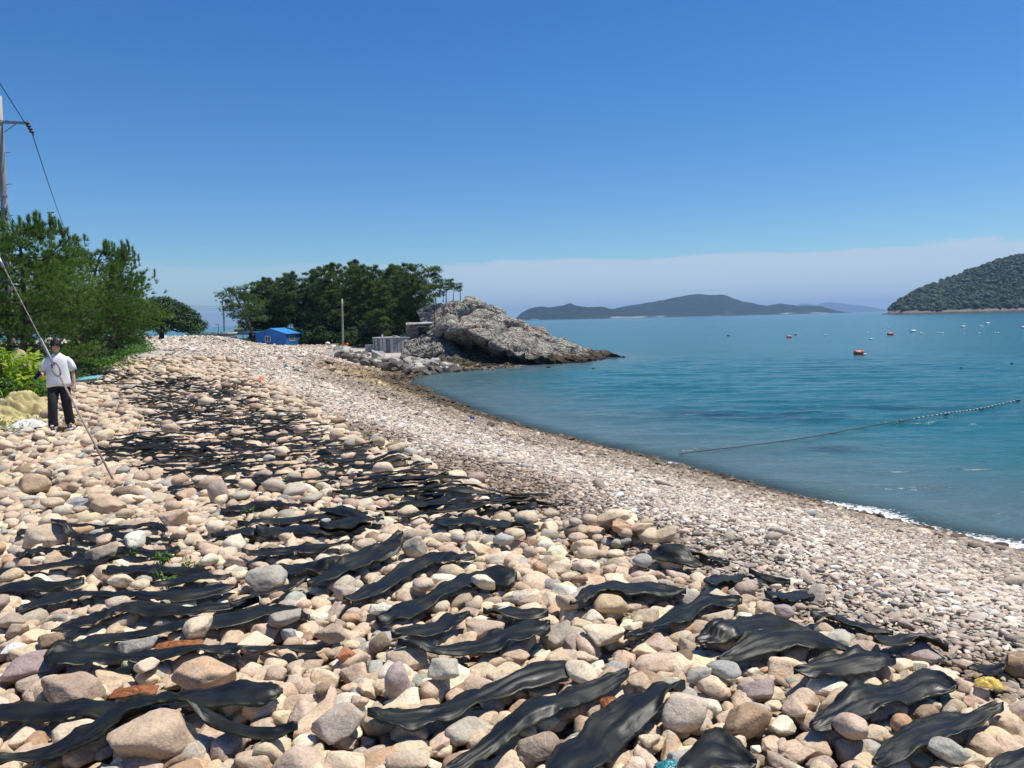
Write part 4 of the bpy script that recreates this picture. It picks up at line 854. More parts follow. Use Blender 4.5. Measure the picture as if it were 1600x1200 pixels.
# ------------------------------------------------------------------ sheds, tank, hut, poles
M_BLUE = simple('blue_sheet_metal', (.028, .20, .56), .45, .0, var=.22, scale=1.5, bump=.15, bscale=8); M_BLUE_L = simple('blue_roof_sheet', (.08, .38, .80), .4, var=.2, scale=1.2); M_GLASS = simple('window_glass', (.10, .13, .15), .08, var=.3, scale=4)
M_GREEN = simple('green_roof_net', (.10, .17, .13), .8, var=.3, scale=2); M_GREY = simple('grey_sheet_metal', (.42, .44, .45), .5, var=.15, scale=1.5); M_BROWNWALL = simple('brown_block_wall', (.30, .25, .20), .9, var=.35, scale=2, bump=.5)
def gp(u, v, dep): return at_depth(u, v, dep)
def ribs(o_parent, x0, x1, z0, ztop, y, n, mat, name='wall_rib', th=.03, axis='x'):
    for i in range(n):
        x = x0 + (x1 - x0) * (i + .5) / n; zt = ztop(x) if callable(ztop) else ztop; m = MB()
        c = (x, y, (z0 + zt) / 2) if axis == 'x' else (y, x, (z0 + zt) / 2); sz = (.05, th, zt - z0) if axis == 'x' else (th, .05, zt - z0)
        m.box(c, sz).build(name, mat, o_parent)
def window(parent, c, w_, h_, rz=0, bars=1):
    fr = MB(); t = .07
    for s in (-1, 1): fr.box((s * (w_ - t) / 2, 0, 0), (t, .07, h_)); fr.box((0, 0, s * (h_ - t) / 2), (w_ - 2 * t, .07, t))
    if bars: fr.box((0, 0, 0), (.05, .07, h_ - 2 * t))
    f = fr.build('window', M_WHITE, parent); f.location = c; f.rotation_euler = (0, 0, rz); MB().box((0, .01, 0), (w_ - 2 * t, .02, h_ - 2 * t)).build('pane', M_GLASS, f); return f
# blue shed: gable end towards the beach
dep = 110.; P = gp(424, 541, dep); W_, L_, EH, RH = 217 / 4.444 / FPX * dep, 5.2, 1.75, 2.5
shed = empty('blue_shed', (P[0], dep, P[2]), R(-4), 'bright blue corrugated shed with gable roof and white windows at the far beach end', 'shed')
body = MB(); x, hh = W_ / 2, EH; body.add([(-x, 0, 0), (x, 0, 0), (x, 0, hh), (0, 0, RH), (-x, 0, hh), (-x, L_, 0), (x, L_, 0), (x, L_, hh), (0, L_, RH), (-x, L_, hh)], [(0, 1, 2, 3, 4), (9, 8, 7, 6, 5), (1, 6, 7, 2), (0, 4, 9, 5), (0, 5, 6, 1)])
body.build('wall', M_BLUE, shed)
ribs(shed, -x + .05, x - .05, .02, lambda q: RH - (RH - EH) * abs(q) / x - .05, -.012, 15, M_BLUE); ribs(shed, .1, L_ - .1, .02, EH - .03, x + .012, 14, M_BLUE, axis='y')
for s in (-1, 1):
    rf = MB(); a = math.atan2(RH - EH, x); ln = math.hypot(RH - EH, x) + .28; cx = s * ln / 2 * math.cos(a); rf.box((cx, L_ / 2, RH + .05 - ln / 2 * math.sin(a)), (ln, L_ + .5, .05), 0, 0, 0, s * a); r_ = rf.build('roof', M_BLUE_L, shed)
    for i in range(9): MB().box((cx, -.2 + (L_ + .4) * (i + .5) / 9, RH + .09 - ln / 2 * math.sin(a)), (ln - .02, .05, .035), 0, 0, 0, s * a).build('roof_seam', M_BLUE_L, r_)
window(shed, (-.45, -.04, 1.05), .8, .85); wn2 = window(shed, (x + .04, 2.2, 1.05), 2.2, .85, R(90))
MB().box((-.7, -.5, -.05), (2.0, .8, .45), 0, .03).build('step', M_BROWNWALL, shed)
# neighbours of the shed
P = gp(392, 530, 113); lean = empty('lean_to', (P[0], 113, P[2]), 0, 'low shelter with a flat blue roof beside the left wall of the blue shed', 'shelter')
MB().box((0, 1.5, 1.0), (2.6, 3, .09), 0, 0, 0, .03).build('roof', M_BLUE_L, lean); MB().box((0, 2.9, .5), (2.4, .1, .9)).build('back_wall', M_DARK, lean)
for sx in (-1.15, 1.15):
    for sy in (.1, 2.7): MB().box((sx, sy, .47), (.09, .09, .95)).build('post', M_RUST, lean)
P = gp(459, 537, 118); cont = empty('container_store', (P[0], 118, P[2]), R(3), 'pale grey metal store box standing behind the blue shed', 'container')
MB().box((0, 1.2, .9), (2.6, 2.4, 1.8), 0, .03).build('body', M_GREY, cont); ribs(cont, -1.25, 1.25, .05, 1.75, -.01, 10, M_GREY); MB().box((0, 1.2, 1.85), (2.75, 2.55, .08)).build('roof', M_WHITE, cont); MB().box((.6, -.03, .8), (.8, .06, 1.5)).build('door', M_GREY, cont)
P = gp(477, 535, 116); sld = empty('ramp_frame', (P[0], 116, P[2]), 0, 'blue sloping chute on a dark post frame right of the grey store', 'frame')
for sx in (-.5, .55): MB().box((sx, 0, .8), (.09, .09, 1.6)).build('post', M_DARKWIRE, sld)
MB().box((0, 0, 1.62), (1.2, .1, .09)).build('crossbar', M_DARKWIRE, sld); MB().box((.0, -.4, .7), (.35, .12, 1.7), 0, 0, 0, -.45).build('chute', M_BLUE_L, sld)
MB().box((.2, -.8, .05), (1.1, .5, .4), 0, .03).build('base', M_BROWNWALL, sld)
P = gp(386, 523, 132); gb = empty('green_roofed_building', (P[0], 132, P[2]), 0, 'low building with a dull green pitched roof behind the blue shed', 'building')
MB().box((0, 3, .5), (4.4, 6, 1.0)).build('wall', M_CONC, gb)
rf = MB(); rf.add([(-2.5, -.3, .95), (2.5, -.3, .95), (2.5, 6.3, .95), (-2.5, 6.3, .95), (-2.2, 3, 1.9), (2.2, 3, 1.9)], [(0, 1, 5, 4), (2, 3, 4, 5), (1, 2, 5), (3, 0, 4), (3, 2, 1, 0)]); rf.build('roof', M_GREEN, gb)
P0, P1 = gp(318, 533, 104), gp(371, 533, 104)
wl = empty('low_wall', ((P0[0] + P1[0]) / 2, 104, P0[2] - .2), 0, 'low tan wall along the top of the beach left of the blue shed', 'wall'); ln = P1[0] - P0[0]
for i in range(6): MB().box((-ln / 2 + ln * (i + .5) / 6, 0, .32), (ln / 6 - .03, .3, .75), 0, .02).build('panel', M_BROWNWALL if i > 3 else M_CONC_D, wl)
MB().box((0, 0, .74), (ln + .1, .4, .08)).build('coping', M_CONC, wl)

M_TANKD = simple('stained_concrete', (.20, .20, .205), .9, var=.4, scale=2)
# round water tank of vertical boards of stained concrete
P = gp(610, 556, 95); tk = empty('concrete_tank', (P[0], 95 + 2.35, P[2] - .3), 0, 'round grey concrete tank with streaked vertical board marks above the riprap', 'tank')
rad, th_ = 62 / FPX * 95 / 2, 28 / FPX * 95 + .3
tk.location.y = 95 + rad
MB().loft([((0, 0, 0), rad - .05, rad - .05), ((0, 0, th_ - .1), rad - .05, rad - .05)], 48).build('core', M_CONC_D, tk)
for i in range(34):
    g = 2 * math.pi * i / 34; m_ = [M_CONC_D, M_CONC, M_GREY, M_TANKD][int(rng.choice([0, 1, 1, 2, 3]))]
    MB().box((math.cos(g) * rad, math.sin(g) * rad, th_ / 2 + .02), (.08 + .10 * rng.random(), 2 * math.pi * rad / 34 - .05, th_ - .1 + rng.uniform(-.03, .03)), g).build('panel', m_, tk)
MB().loft([((0, 0, th_ - .06), rad + .12, rad + .12), ((0, 0, th_ + .06), rad + .12, rad + .12)], 48).build('rim', M_CONC, tk)
MB().tube([(-1.1, -1.4, th_), (-1.1, -1.4, th_ + .42)], .1, 8).build('vent_pipe', M_WHITE, tk); MB().loft([((1.3, -1, th_ + .05), .28, .28), ((1.3, -1, th_ + .3), .25, .25)], 12).build('hatch', M_GREEN, tk); MB().loft([((.4, -.8, th_ + .05), .3, .3), ((.4, -.8, th_ + .25), .3, .3)], 12).build('hatch', M_CONC, tk)
P = gp(641, 553, 95.5); bx = empty('concrete_box', (P[0], 95.5, P[2] - .4), R(-12), 'small square concrete box joined to the right side of the round tank', 'box')
MB().box((0, .7, .95), (1.15, 1.4, 1.9), 0, .04).build('wall', M_CONC_D, bx); MB().box((0, .7, 1.94), (1.3, 1.5, .1), 0, .02).build('lid', M_CONC, bx)
P = gp(580, 555, 97); sb = empty('concrete_box', (P[0] - .35, 98, P[2] - .3), 0, 'low dark concrete block against the left side of the round tank', 'box'); MB().box((0, .5, .75), (1.1, 1.2, 1.5), 0, .04).build('wall', M_CONC_D, sb); MB().box((0, .5, 1.53), (1.2, 1.3, .07)).build('lid', M_CONC_D, sb)

# stone hut: each stone of its wall laid
M_HUT = stone_mat('hut_stone', True)
P = gp(660, 526, 97); hut = empty('stone_hut', (P[0], 97, P[2] - .15), R(8), 'small dry stone hut with a dark doorway and pale slab roof under the pines', 'hut')
hw, hd, hh = 3.5, 2.4, 1.75; MB().box((0, hd / 2, hh / 2), (hw - .1, hd - .1, hh)).build('core', M_DARK, hut)
z = 0
while z < hh - .05:
    rh = rng.uniform(.16, .24)
    for side in range(3):
        L0 = hw if side == 0 else hd; q = 0
        while q < L0:
            sw = rng.uniform(.2, .42); sw = min(sw, L0 - q); cx = q + sw / 2
            if side == 0:
                X_ = cx - hw / 2
                if abs(X_ + .02) < .46 and z < 1.35: q += sw; continue
                c = (X_, 0, z + rh / 2)
            else: c = ((-1 if side == 1 else 1) * hw / 2, cx, z + rh / 2)
            o = bpy.data.objects.new('stone', blocks[int(rng.integers(0, 9))]); COL.objects.link(o); o.parent = hut; o.location = c; o.scale = (sw * .72, .22, rh * .74) if side == 0 else (.22, sw * .72, rh * .74); t = rng.uniform(.6, 1.15); o.color = (.27 * t, .225 * t, .185 * t, 1); o.rotation_euler = (0, 0, rng.uniform(-.1, .1)); q += sw
    z += rh
MB().box((0, hd / 2 - .1, hh + .09), (hw + .5, hd + .7, .14), 0, .03, .06, -.03).build('roof', M_CONC, hut); dr = MB().box((-.02, -.16, .68), (.86, .12, 1.36)).build('doorway', M_DARK, hut); MB().box((-.02, -.12, 1.42), (1.25, .3, .14), 0, .02).build('lintel', M_CONC_D, hut)

def pole(name, base, top, r0, r1, mat, label, cat='utility pole', group=None, arms=(), bolts=0):
    base, top = np.array(base, float), np.array(top, float); e = empty(name, base, 0, label, cat, group); ax = top - base; n = 7
    MB().tube([ax * t for t in np.linspace(0, 1, n)], list(np.linspace(r0, r1, n)), 12).build('post', mat, e, True)
    for (t, dx, dy, ln_, r_) in arms:
        c = ax * t; d = np.array([dx, dy, 0.]); d /= np.linalg.norm(d); a = MB().box(c + d * (ln_ / 2 - .12), (ln_, r_, r_), math.atan2(d[1], d[0])).build('crossarm', M_STEEL, e)
        ins = MB(); q = c + d * (ln_ - .18); ins.loft([(q + np.array([0, 0, r_ / 2]), .03, .03), (q + np.array([0, 0, .1]), .07, .07), (q + np.array([0, 0, .14]), .04, .04), (q + np.array([0, 0, .2]), .08, .08), (q + np.array([0, 0, .26]), .03, .03)], 10); ins.build('insulator', M_DARKWIRE, a)
    for i in range(bolts):
        c = ax * (.35 + .62 * i / bolts); MB().tube([c, c + np.array([.28 * (1 if i % 2 else -1), 0, .02])], .012, 6).build('step_bolt', M_STEEL, e)
    return e
M_POLE = simple('pole_concrete', (.40, .365, .32), .85, var=.15, scale=2, bump=.2)
# tall pole at the left edge, behind the pines
bt, tp = at_depth(20, 600, 24.), at_depth(-2, 150, 24.)
p1 = pole('utility_pole', (bt[0], 24, bt[2] - .4), tp, .115, .08, M_POLE, 'tall pale concrete utility pole with one crossarm at the left edge behind the pine', arms=(), bolts=12)
ax = Vector(tp) - p1.location; fr = (at_depth(0, 192, 24)[2] - p1.location.z) / ax.z; cq = ax * fr
arm = MB().box(cq + Vector((.42, 0, .0)), (.95, .07, .07), 0, 0, 0, R(3)).build('crossarm', M_STEEL, p1); MB().tube([cq + Vector((.1, 0, -.28)), cq + Vector((.5, 0, -.03))], .015, 6).build('brace', M_STEEL, arm)
ins = MB(); q = cq + Vector((.84, -.03, -.04))
for i in range(4): ins.ellipsoid(q + Vector((.04 * i, 0, -.085 * i)), (.075, .075, .035), 10, 6)
ins.tube([q + Vector((-.02, 0, .03)), q + Vector((.17, 0, -.36))], .022, 6); ins.build('insulator', M_DARKWIRE, arm)
for t in (.62, .66, .9): MB().loft([(ax * (t + fr - .9), .11, .11), (ax * (t + fr - .9) + Vector((0, 0, .07)), .11, .11)], 14).build('clamp', M_STEEL, p1)
iw = p1.location + q + Vector((.14, 0, -.33))
p2b, p2t = at_depth(84, 520, 62), at_depth(79, 330, 62)
p2 = pole('utility_pole', (p2b[0], 62, p2b[2] - 1), p2t, .10, .06, M_RUST, 'distant utility pole with a crossarm showing above the left pine top')
axx = Vector(p2t) - p2.location
for fz, l_ in ((.845, 2.7), (.99, .5)): MB().box(axx * fz, (l_, .08, .08)).build('crossarm', M_DARKWIRE, p2)
for sx in (-1.2, -.6, .6, 1.2): MB().ellipsoid(axx * .845 + Vector((sx, 0, .1)), (.06, .06, .1), 8, 6).build('insulator', M_DARKWIRE, p2)
pb, pt = at_depth(536, 537, 105), at_depth(534.5, 467, 105); p3 = pole('utility_pole', (pb[0], 105, pb[2] - .4), pt, .15, .11, M_POLE, 'grey utility pole standing alone in front of the pine grove'); 
pb, pt = at_depth(351, 529, 122), at_depth(349, 474, 122); p4 = pole('utility_pole', (pb[0], 122, pb[2] - .6), pt, .15, .11, M_POLE, 'utility pole at the left end of the pine grove by the sea'); a4 = Vector(pt) - p4.location
MB().box(a4 * .8, (1.3, .09, .09)).build('crossarm', M_STEEL, p4); MB().box(a4 * .97, (.8, .09, .09)).build('crossarm', M_STEEL, p4)
pb, pt = at_depth(342, 527, 112), at_depth(341.5, 507, 112); p5 = empty('lamp_post', (pb[0], 112, pb[2]), 0, 'thin small lamp post left of the blue shed near the far sea', 'lamp post'); MB().tube([(0, 0, -.5), (0, 0, 1.9)], .04, 6).build('post', M_DARKWIRE, p5); MB().box((-.2, 0, 1.9), (.45, .08, .06)).build('arm', M_DARKWIRE, p5)
# the wires
def wire(a, b, sag, r, label, mat=M_DARKWIRE, name='wire', cat='wire', group='overhead wires', n=26):
    a, b = np.array(a, float), np.array(b, float); t = np.linspace(0, 1, n); P = a + (b - a) * t[:, None]; P[:, 2] -= sag * 4 * t * (1 - t); return tag(MB().tube(P, r, 5).build(name, mat), label, cat, group)
wire(iw, Vector(at_depth(118, 392, 66)), .5, .014, 'long dark wire running down from the insulator behind the pine to the distant pole')
wire(iw, at_depth(-700, -1060, 5.5), .15, .012, 'dark wire running from the insulator up out at the left edge of the sky')
c0 = p1.location + ax * (fr - .28)
for k, (u, v) in enumerate(((46, 338), (38, 340), (30, 342))): wire(c0 + Vector((.1, 0, -.1 - .1 * k)), at_depth(u + 22, v + 62, 60), .3, .010, ['highest', 'middle', 'lowest'][k] + ' of three thin wires leaving the clamp halfway up the tall pole')
ends = []
for k in range(3): wire(np.array(pt) * 0 + np.array(at_depth(349, 478 + 3 * k, 122)), at_depth(250, 470 + 3 * k, 150), .4, .018, ['top', 'middle', 'bottom'][k] + ' thin wire leaving the pole at the left end of the grove')
wire(at_depth(534.5, 476, 105), at_depth(570, 517, 118), .1, .02, 'slanting stay wire right of the lone pole in front of the grove'); wire(at_depth(480, 521, 115), at_depth(536, 519, 105), .25, .025, 'sagging cable from the chute frame to the lone pole'); wire(at_depth(536, 518, 105), at_depth(700, 503, 99), .5, .025, 'sagging cable from the lone pole to the headland rock')

M_CABLE = simple('steel_cable', (.24, .235, .22), .6, .4, var=.2, scale=20)
# stay rod: twisted cable, turnbuckle loop and anchor rod
anc = on_ground(181, 758, .02); top_ = at_depth(-145, 124, 10.7); mid = at_depth(93, 587, 9.95)
pole('utility_pole', (top_[0] - .1, top_[1], float(H(top_[0], top_[1])) - .3), (top_[0] - .1, top_[1], top_[2] + .5), .15, .11, M_POLE, 'concrete pole just outside the left edge that holds the guy wire')
sg = empty('guy_stay', anc, 0, 'steel guy wire with eye loop and rod anchored in the cobbles before the person', 'guy wire')
L_ = lambda p: np.array(p) - anc
MB().tube([L_(anc) - np.array([0, 0, .25]) * 0 + (L_(anc) - L_(mid)) * .06, L_(mid)], .0135, 8).build('anchor_rod', M_RUST, sg, True)
lp = MB(); dvec = L_(mid) / np.linalg.norm(L_(mid)); side = np.cross(dvec, [0, 1., 0]); side /= np.linalg.norm(side)
lp.tube([L_(mid) + dvec * (.11 * (1 - math.cos(g)) ) + side * .05 * math.sin(g) for g in np.linspace(0, 2 * math.pi, 18)], .013, 7); lp.build('eye_loop', M_RUST, sg, True)
cb = MB(); a0 = L_(mid) + dvec * .22; b0 = L_(top_); ln = np.linalg.norm(b0 - a0)
for ph in (0, 2.09, 4.19):
    cb.tube([a0 + (b0 - a0) * t + .004 * (side * math.cos(ph + t * ln * 22) + np.cross(dvec, side) * math.sin(ph + t * ln * 22)) for t in np.linspace(0, 1, 130)], .0048, 4)
cb.build('cable', M_CABLE, sg, True); MB().tube([a0 - dvec * .04, a0 + dvec * .42], .017, 7).build('grip_wrap', M_STEEL, sg, True); MB().tube([a0 + (b0 - a0) * .33, a0 + (b0 - a0) * .37], .017, 7).build('cable_clip', M_STEEL, sg, True)
# ------------------------------------------------------------------ trees, shrubs and ground plants
def needles(P, A, n, length, width, spread, r):
    T = len(P); d = A[:, None] * 1.0 + r.normal(0, spread, (T, n, 3)); d /= np.linalg.norm(d, axis=2, keepdims=True)
    q = np.cross(d, r.normal(size=(T, n, 3))); q /= np.linalg.norm(q, axis=2, keepdims=True) + 1e-9
    L = length * r.uniform(.7, 1.15, (T, n, 1)); b = P[:, None] + d * L * .05
    V = np.stack([b - q * width / 2, b + q * width / 2, b + d * L], 2); return V.reshape(-1, 3)
def leaves(P, Nrm, length, width, r, jit=.6):
    n = len(P); nn = Nrm + r.normal(0, jit, (n, 3)); nn /= np.linalg.norm(nn, axis=1)[:, None] + 1e-9; d = np.cross(nn, r.normal(size=(n, 3))); d /= np.linalg.norm(d, axis=1)[:, None] + 1e-9; q = np.cross(nn, d)
    L = (length * r.uniform(.6, 1.2, n))[:, None]; W_ = (width * r.uniform(.6, 1.2, n))[:, None]
    return np.stack([P, P + d * L * .5 - q * W_ / 2 + nn * L * .06, P + d * L, P + d * L * .5 + q * W_ / 2 + nn * L * .06], 1).reshape(-1, 3)
def foliage(name, V, k, col): return mesh_arrays(name, V, np.arange(len(V), dtype=np.int32).reshape(-1, k), False, {'col': np.repeat(col, k)})
def unit(a): return a / (np.linalg.norm(a, axis=-1, keepdims=True) + 1e-9)
def pine(seed, Ht, Rad, start, nb, tufts, nn, nl, nw, lean=(0, 0), flat=.5, spread=.42, candles=0, r0=.2, shape=None):
    """trunk with limbs, and the needle tufts along the twigs: two meshes"""
    r = np.random.default_rng(seed); wood = MB(); t = np.linspace(0, 1, 9)
    w1, w2 = r.normal(0, .05 * Ht, 2); tr = np.stack([lean[0] * t ** 1.4 + w1 * np.sin(t * 3.4) * t, lean[1] * t ** 1.4 + w2 * np.sin(t * 2.9 + 1) * t, t * Ht * .97], 1)
    wood.tube(tr, list(r0 * (1 - t * .82)), 8); P, A, C = [], [], []
    for b in range(nb):
        s = start + (1 - start) * ((b + r.uniform(0, 1)) / nb) ** .9; s = min(s, .99); c = np.array([np.interp(s, t, tr[:, k]) for k in range(3)]); g = b * 2.4 + r.uniform(-.5, .5)
        prof = shape(s) if shape else (1 - (s - start) / (1 - start)) ** .55 * (.55 + .45 * min(1, (s - start) / .2 + .3)); L = Rad * prof * r.uniform(.7, 1.15) + .12 * Rad
        u = np.linspace(0, 1, 7); rise = r.uniform(-.05, .28) * (1 - .3 * flat); dr = np.array([math.cos(g), math.sin(g), 0]); sd = np.array([-dr[1], dr[0], 0]) * r.normal(0, .16)
        br = c + (dr * u[:, None] + sd * (u ** 2)[:, None]) * L; br[:, 2] += L * (rise * u + .16 * np.maximum(u - .6, 0) * (1 if flat > .4 else 2)); wood.tube(br, list(r0 * .34 * (1 - s * .55) * (1 - .85 * u)), 5, False)
        k = max(int(tufts / nb * (.35 + prof)), 4); uu = r.uniform(.28, 1.03, k) ** .8; base = np.stack([np.interp(np.clip(uu, 0, 1), u, br[:, j]) for j in range(3)], 1)
        out_ = r.normal(0, 1, (k, 3)) * np.array([1, 1, .42]) * (L * .24 * (1.15 - .55 * uu))[:, None]; p = base + out_; p[:, 2] += .10 * L * (1 - flat); P.append(p)
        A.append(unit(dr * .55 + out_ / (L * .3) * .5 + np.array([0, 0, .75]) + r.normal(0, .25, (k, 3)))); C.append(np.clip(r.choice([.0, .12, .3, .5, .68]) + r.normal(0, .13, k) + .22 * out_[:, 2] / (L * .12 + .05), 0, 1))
    P, A, C = np.vstack(P), np.vstack(A), np.concatenate(C)
    V = needles(P, A, nn, nl, nw, spread, r); col = np.clip(np.repeat(C, nn) + r.normal(0, .07, len(C) * nn), 0, 1)
    if candles:
        top = np.argsort(-(P[:, 2] + .5 * np.hypot(P[:, 0], P[:, 1])))[:candles * 3]; top = r.choice(top, candles, replace=False)
        for i in top: h = r.uniform(.18, .42); wood.tube([P[i], P[i] + np.array([r.normal(0, .03), r.normal(0, .03), h])], [.014, .008], 5); q = P[i] + np.array([0, 0, 1]) * np.linspace(.15, h, 6)[:, None]; V = np.vstack([V, needles(q, np.tile([0, 0, 1.], (6, 1)), nn, nl * .7, nw, .45, r)]); col = np.concatenate([col, np.clip(r.uniform(.3, .7, 6 * nn), 0, 1)])
    return wood.mesh('trunk', True), foliage('crown', V, 3, col)
def tree(name, me, loc, rz, sc, mats, label, cat='tree', group=None):
    e = empty(name, loc, rz, label, cat, group); e.scale = (sc, sc, sc) if not hasattr(sc, '__len__') else sc
    link('trunk', me[0], mats[0], e); link('crown', me[1], mats[1], e); return e
MP = (M_BARK, M_PINE); MPN = (M_BARK, M_PINE_NEAR)
# the near pines at the left edge
A_ = pine(1, 4.9, 2.6, .16, 38, 4300, 18, .17, .015, (.3, 0), .3, .34, 60, .13)
B_ = pine(2, 4.2, 2.4, .26, 32, 3300, 18, .17, .015, (.9, -.3), .3, .34, 40, .12)
C_ = pine(3, 3.2, 2.1, .2, 28, 2700, 18, .17, .015, (1.0, -.2), .3, .34, 34, .10)
def gz(u, dep): P = at_depth(u, 600, dep); return (P[0], dep, float(H(P[0], dep)) - .1)
tree('pine_tree', A_, gz(36, 22.2), 0, 1.0, MPN, 'tallest bushy young pine at the left edge in front of the concrete pole', 'tree', 'young pines at the left edge')
tree('pine_tree', B_, gz(120, 28.5), .6, 1.12, MPN, 'young pine with long upturned candle tips leaning right towards the sea', 'tree', 'young pines at the left edge')
tree('pine_tree', C_, gz(-62, 23), 2.2, 1.15, MPN, 'young pine half out of the picture at the left edge nearest the camera', 'tree', 'young pines at the left edge')
tree('pine_tree', C_, gz(165, 35), 1.2, 1.1, MPN, 'lowest young pine at the right end of the left group', 'tree', 'young pines at the left edge')
tree('pine_tree', B_, gz(60, 33), 3.6, 1.15, MPN, 'young pine standing behind the others below the distant pole', 'tree', 'young pines at the left edge')

def bush(seed, size, n, ll, lw, dome=.35, jit=.55, lobes=14):
    """leaves on many small overlapping clumps, with the stems inside"""
    r = np.random.default_rng(seed); sx, sy, sz = size; c = unit(r.normal(size=(lobes, 3))) * r.uniform(.35, .85, (lobes, 1)); c[:, 2] = np.abs(c[:, 2]) * .9 + .05; rad = r.uniform(.22, .45, lobes)
    k = r.integers(0, lobes, n); d = unit(r.normal(size=(n, 3)) + np.array([0, 0, .35])); P = (c[k] + d * (rad[k] * r.uniform(.55, 1.05, n) ** .5)[:, None]); P[:, 2] = np.maximum(P[:, 2], .02 + .1 * r.random(n)); P *= np.array([sx, sy, sz])
    V = leaves(P, d + np.array([0, 0, .5]), ll, lw, r, jit); col = np.clip(r.uniform(.0, .55, lobes)[k] + r.normal(.08, .15, n), 0, 1); wood = MB()
    for i in range(lobes): e = c[i] * np.array([sx, sy, sz]); wood.tube([(e[0] * .1, e[1] * .1, -.1), e * np.array([.6, .6, .5]), e], [.03, .02, .008], 5, False)
    return wood.mesh('stem', True), foliage('foliage', V, 4, col)
def shrub(me, loc, rz, mats, label, name='shrub', cat='shrub', group=None, sc=1.):
    e = empty(name, loc, rz, label, cat, group); e.scale = (sc,) * 3; link('stem', me[0], mats[0], e); link('foliage', me[1], mats[1], e); return e
YB = bush(21, (.62, .6, .85), 1500, .13, .05, lobes=12); GB = bush(22, (.9, .8, .72), 3600, .11, .045); DB = bush(23, (1.5, 1.1, 1.15), 4200, .13, .06); DB2 = bush(24, (1.3, 1.0, .95), 3600, .12, .055)
shrub(YB, gz(6, 18.6), 0, (M_BARK, M_YELLOWLEAF), 'yellow green leafy shrub at the left edge below the pines', sc=2.1)
shrub(GB, gz(6, 18.3), .4, (M_BARK, M_BROAD), 'bright green low shrub hanging over the yellow tarpaulin at the left edge', sc=1.05)
for i, (u, dep, me, lab) in enumerate(((52, 25, DB, 'dark green undergrowth shrub up the bank behind the walking person'), (88, 30, DB2, 'dark leafy shrub under the leaning young pine'), (-30, 21, DB2, 'dark green shrub behind the yellow green one at the left edge'), (150, 36, DB, 'dark shrub at the foot of the lowest young pine'), (178, 44, DB2, 'dark shrub at the right end of the undergrowth by the ridge'), (40, 24, DB, 'dark shrub in the shade between the young pines'))):
    g = gz(u, dep); shrub(me, g, i * 1.3, (M_BARK, M_DARKLEAF), lab, group='undergrowth shrubs below the pines')
for i, (u, dep, s, lab) in enumerate(((62, 22.0, .75, 'fresh green shrub right behind the walking person'), (100, 25.5, .7, 'fresh green low shrub right of the person under the pines'), (128, 29, .75, 'fresh green low shrub under the leaning young pine'), (158, 33, .8, 'fresh green low shrub at the right end of the young pines'), (30, 21.5, .8, 'fresh green shrub between the yellow green shrub and the person'))): shrub(DB if i % 2 else DB2, gz(u, dep), i * 2.1 + .5, (M_BARK, M_BROAD), lab, group='undergrowth shrubs below the pines', sc=s)
for i, (u, dep, s, lab) in enumerate(((15, 30, 1.5, 'big dark shrub behind the foot of the concrete pole'), (62, 31, 1.5, 'big dark shrub behind the young pines above the person'), (105, 33, 1.4, 'big dark shrub behind the trunk of the leaning young pine'), (140, 37, 1.4, 'big dark shrub filling the back of the pine group'), (172, 42, 1.4, 'big dark shrub at the far right back of the pine group'), (112, 27.2, .95, 'dark shrub hiding the trunk of the leaning young pine'), (150, 33.5, 1.0, 'dark shrub hiding the trunk of the lowest young pine'), (-20, 27, 1.5, 'big dark shrub at the left edge behind the pines'), (196, 48, 1.3, 'big dark shrub between the pines and the spreading tree'))): shrub(DB2 if i % 2 else DB, gz(u, dep), i * 1.9 + .2, (M_BARK, M_DARKLEAF), lab, group='undergrowth shrubs below the pines', sc=s)
# low green plants spilling onto the stones
def cover(seed, pts, n, ll, lw, h):
    r = np.random.default_rng(seed); pts = np.array(pts); k = r.integers(0, len(pts), n); P = pts[k] + r.normal(0, 1, (n, 3)) * np.array([.45, .6, 0]); P[:, 2] = H(P[:, 0], P[:, 1]) + .06 + r.uniform(.02, h, n) * np.clip(1.2 - .5 * np.hypot(*(P[:, :2] - pts[k][:, :2]).T), .2, 1)
    return foliage('ground_plants', leaves(P, np.tile([0, 0, 1.], (n, 1)), ll, lw, r, .7), 4, np.clip(r.normal(.4, .22, n), 0, 1))
pts = [on_ground(u, v) for u, v in ((108, 566), (118, 560), (130, 556), (145, 552), (160, 550), (175, 548), (190, 545), (205, 543), (150, 546), (170, 543), (190, 540), (95, 560), (85, 566), (128, 548), (210, 540), (216, 546))]
pts += [np.array(gz(u, q)) + np.array([rng.normal(0, .5), rng.normal(0, .6), 0]) for u, q in ((100, 28), (108, 29), (116, 30), (124, 31), (132, 33), (142, 34), (152, 35), (164, 37), (176, 39), (188, 41), (200, 43), (120, 36), (138, 38), (152, 40), (176, 44), (205, 46), (190, 47))]
tag(link('ground_plants', cover(5, pts, 15000, .14, .07, .55), M_BROAD), kind='stuff')
pts = [on_ground(u, v) for u, v in ((2, 668), (12, 672), (22, 676), (-10, 670))]
tag(link('ground_plants', cover(6, np.array(pts), 900, .12, .02, .12), M_BROAD), kind='stuff')
pts = [on_ground(u, v) for u in range(560, 640, 9) for v in (532, 536)] + [on_ground(u, 534) for u in range(500, 560, 10)] + [np.array([-45 + i, 108., 0]) for i in range(0, 9)]
tag(link('ground_plants', cover(7, np.array(pts), 7000, .3, .14, .7), M_BROAD), kind='stuff')
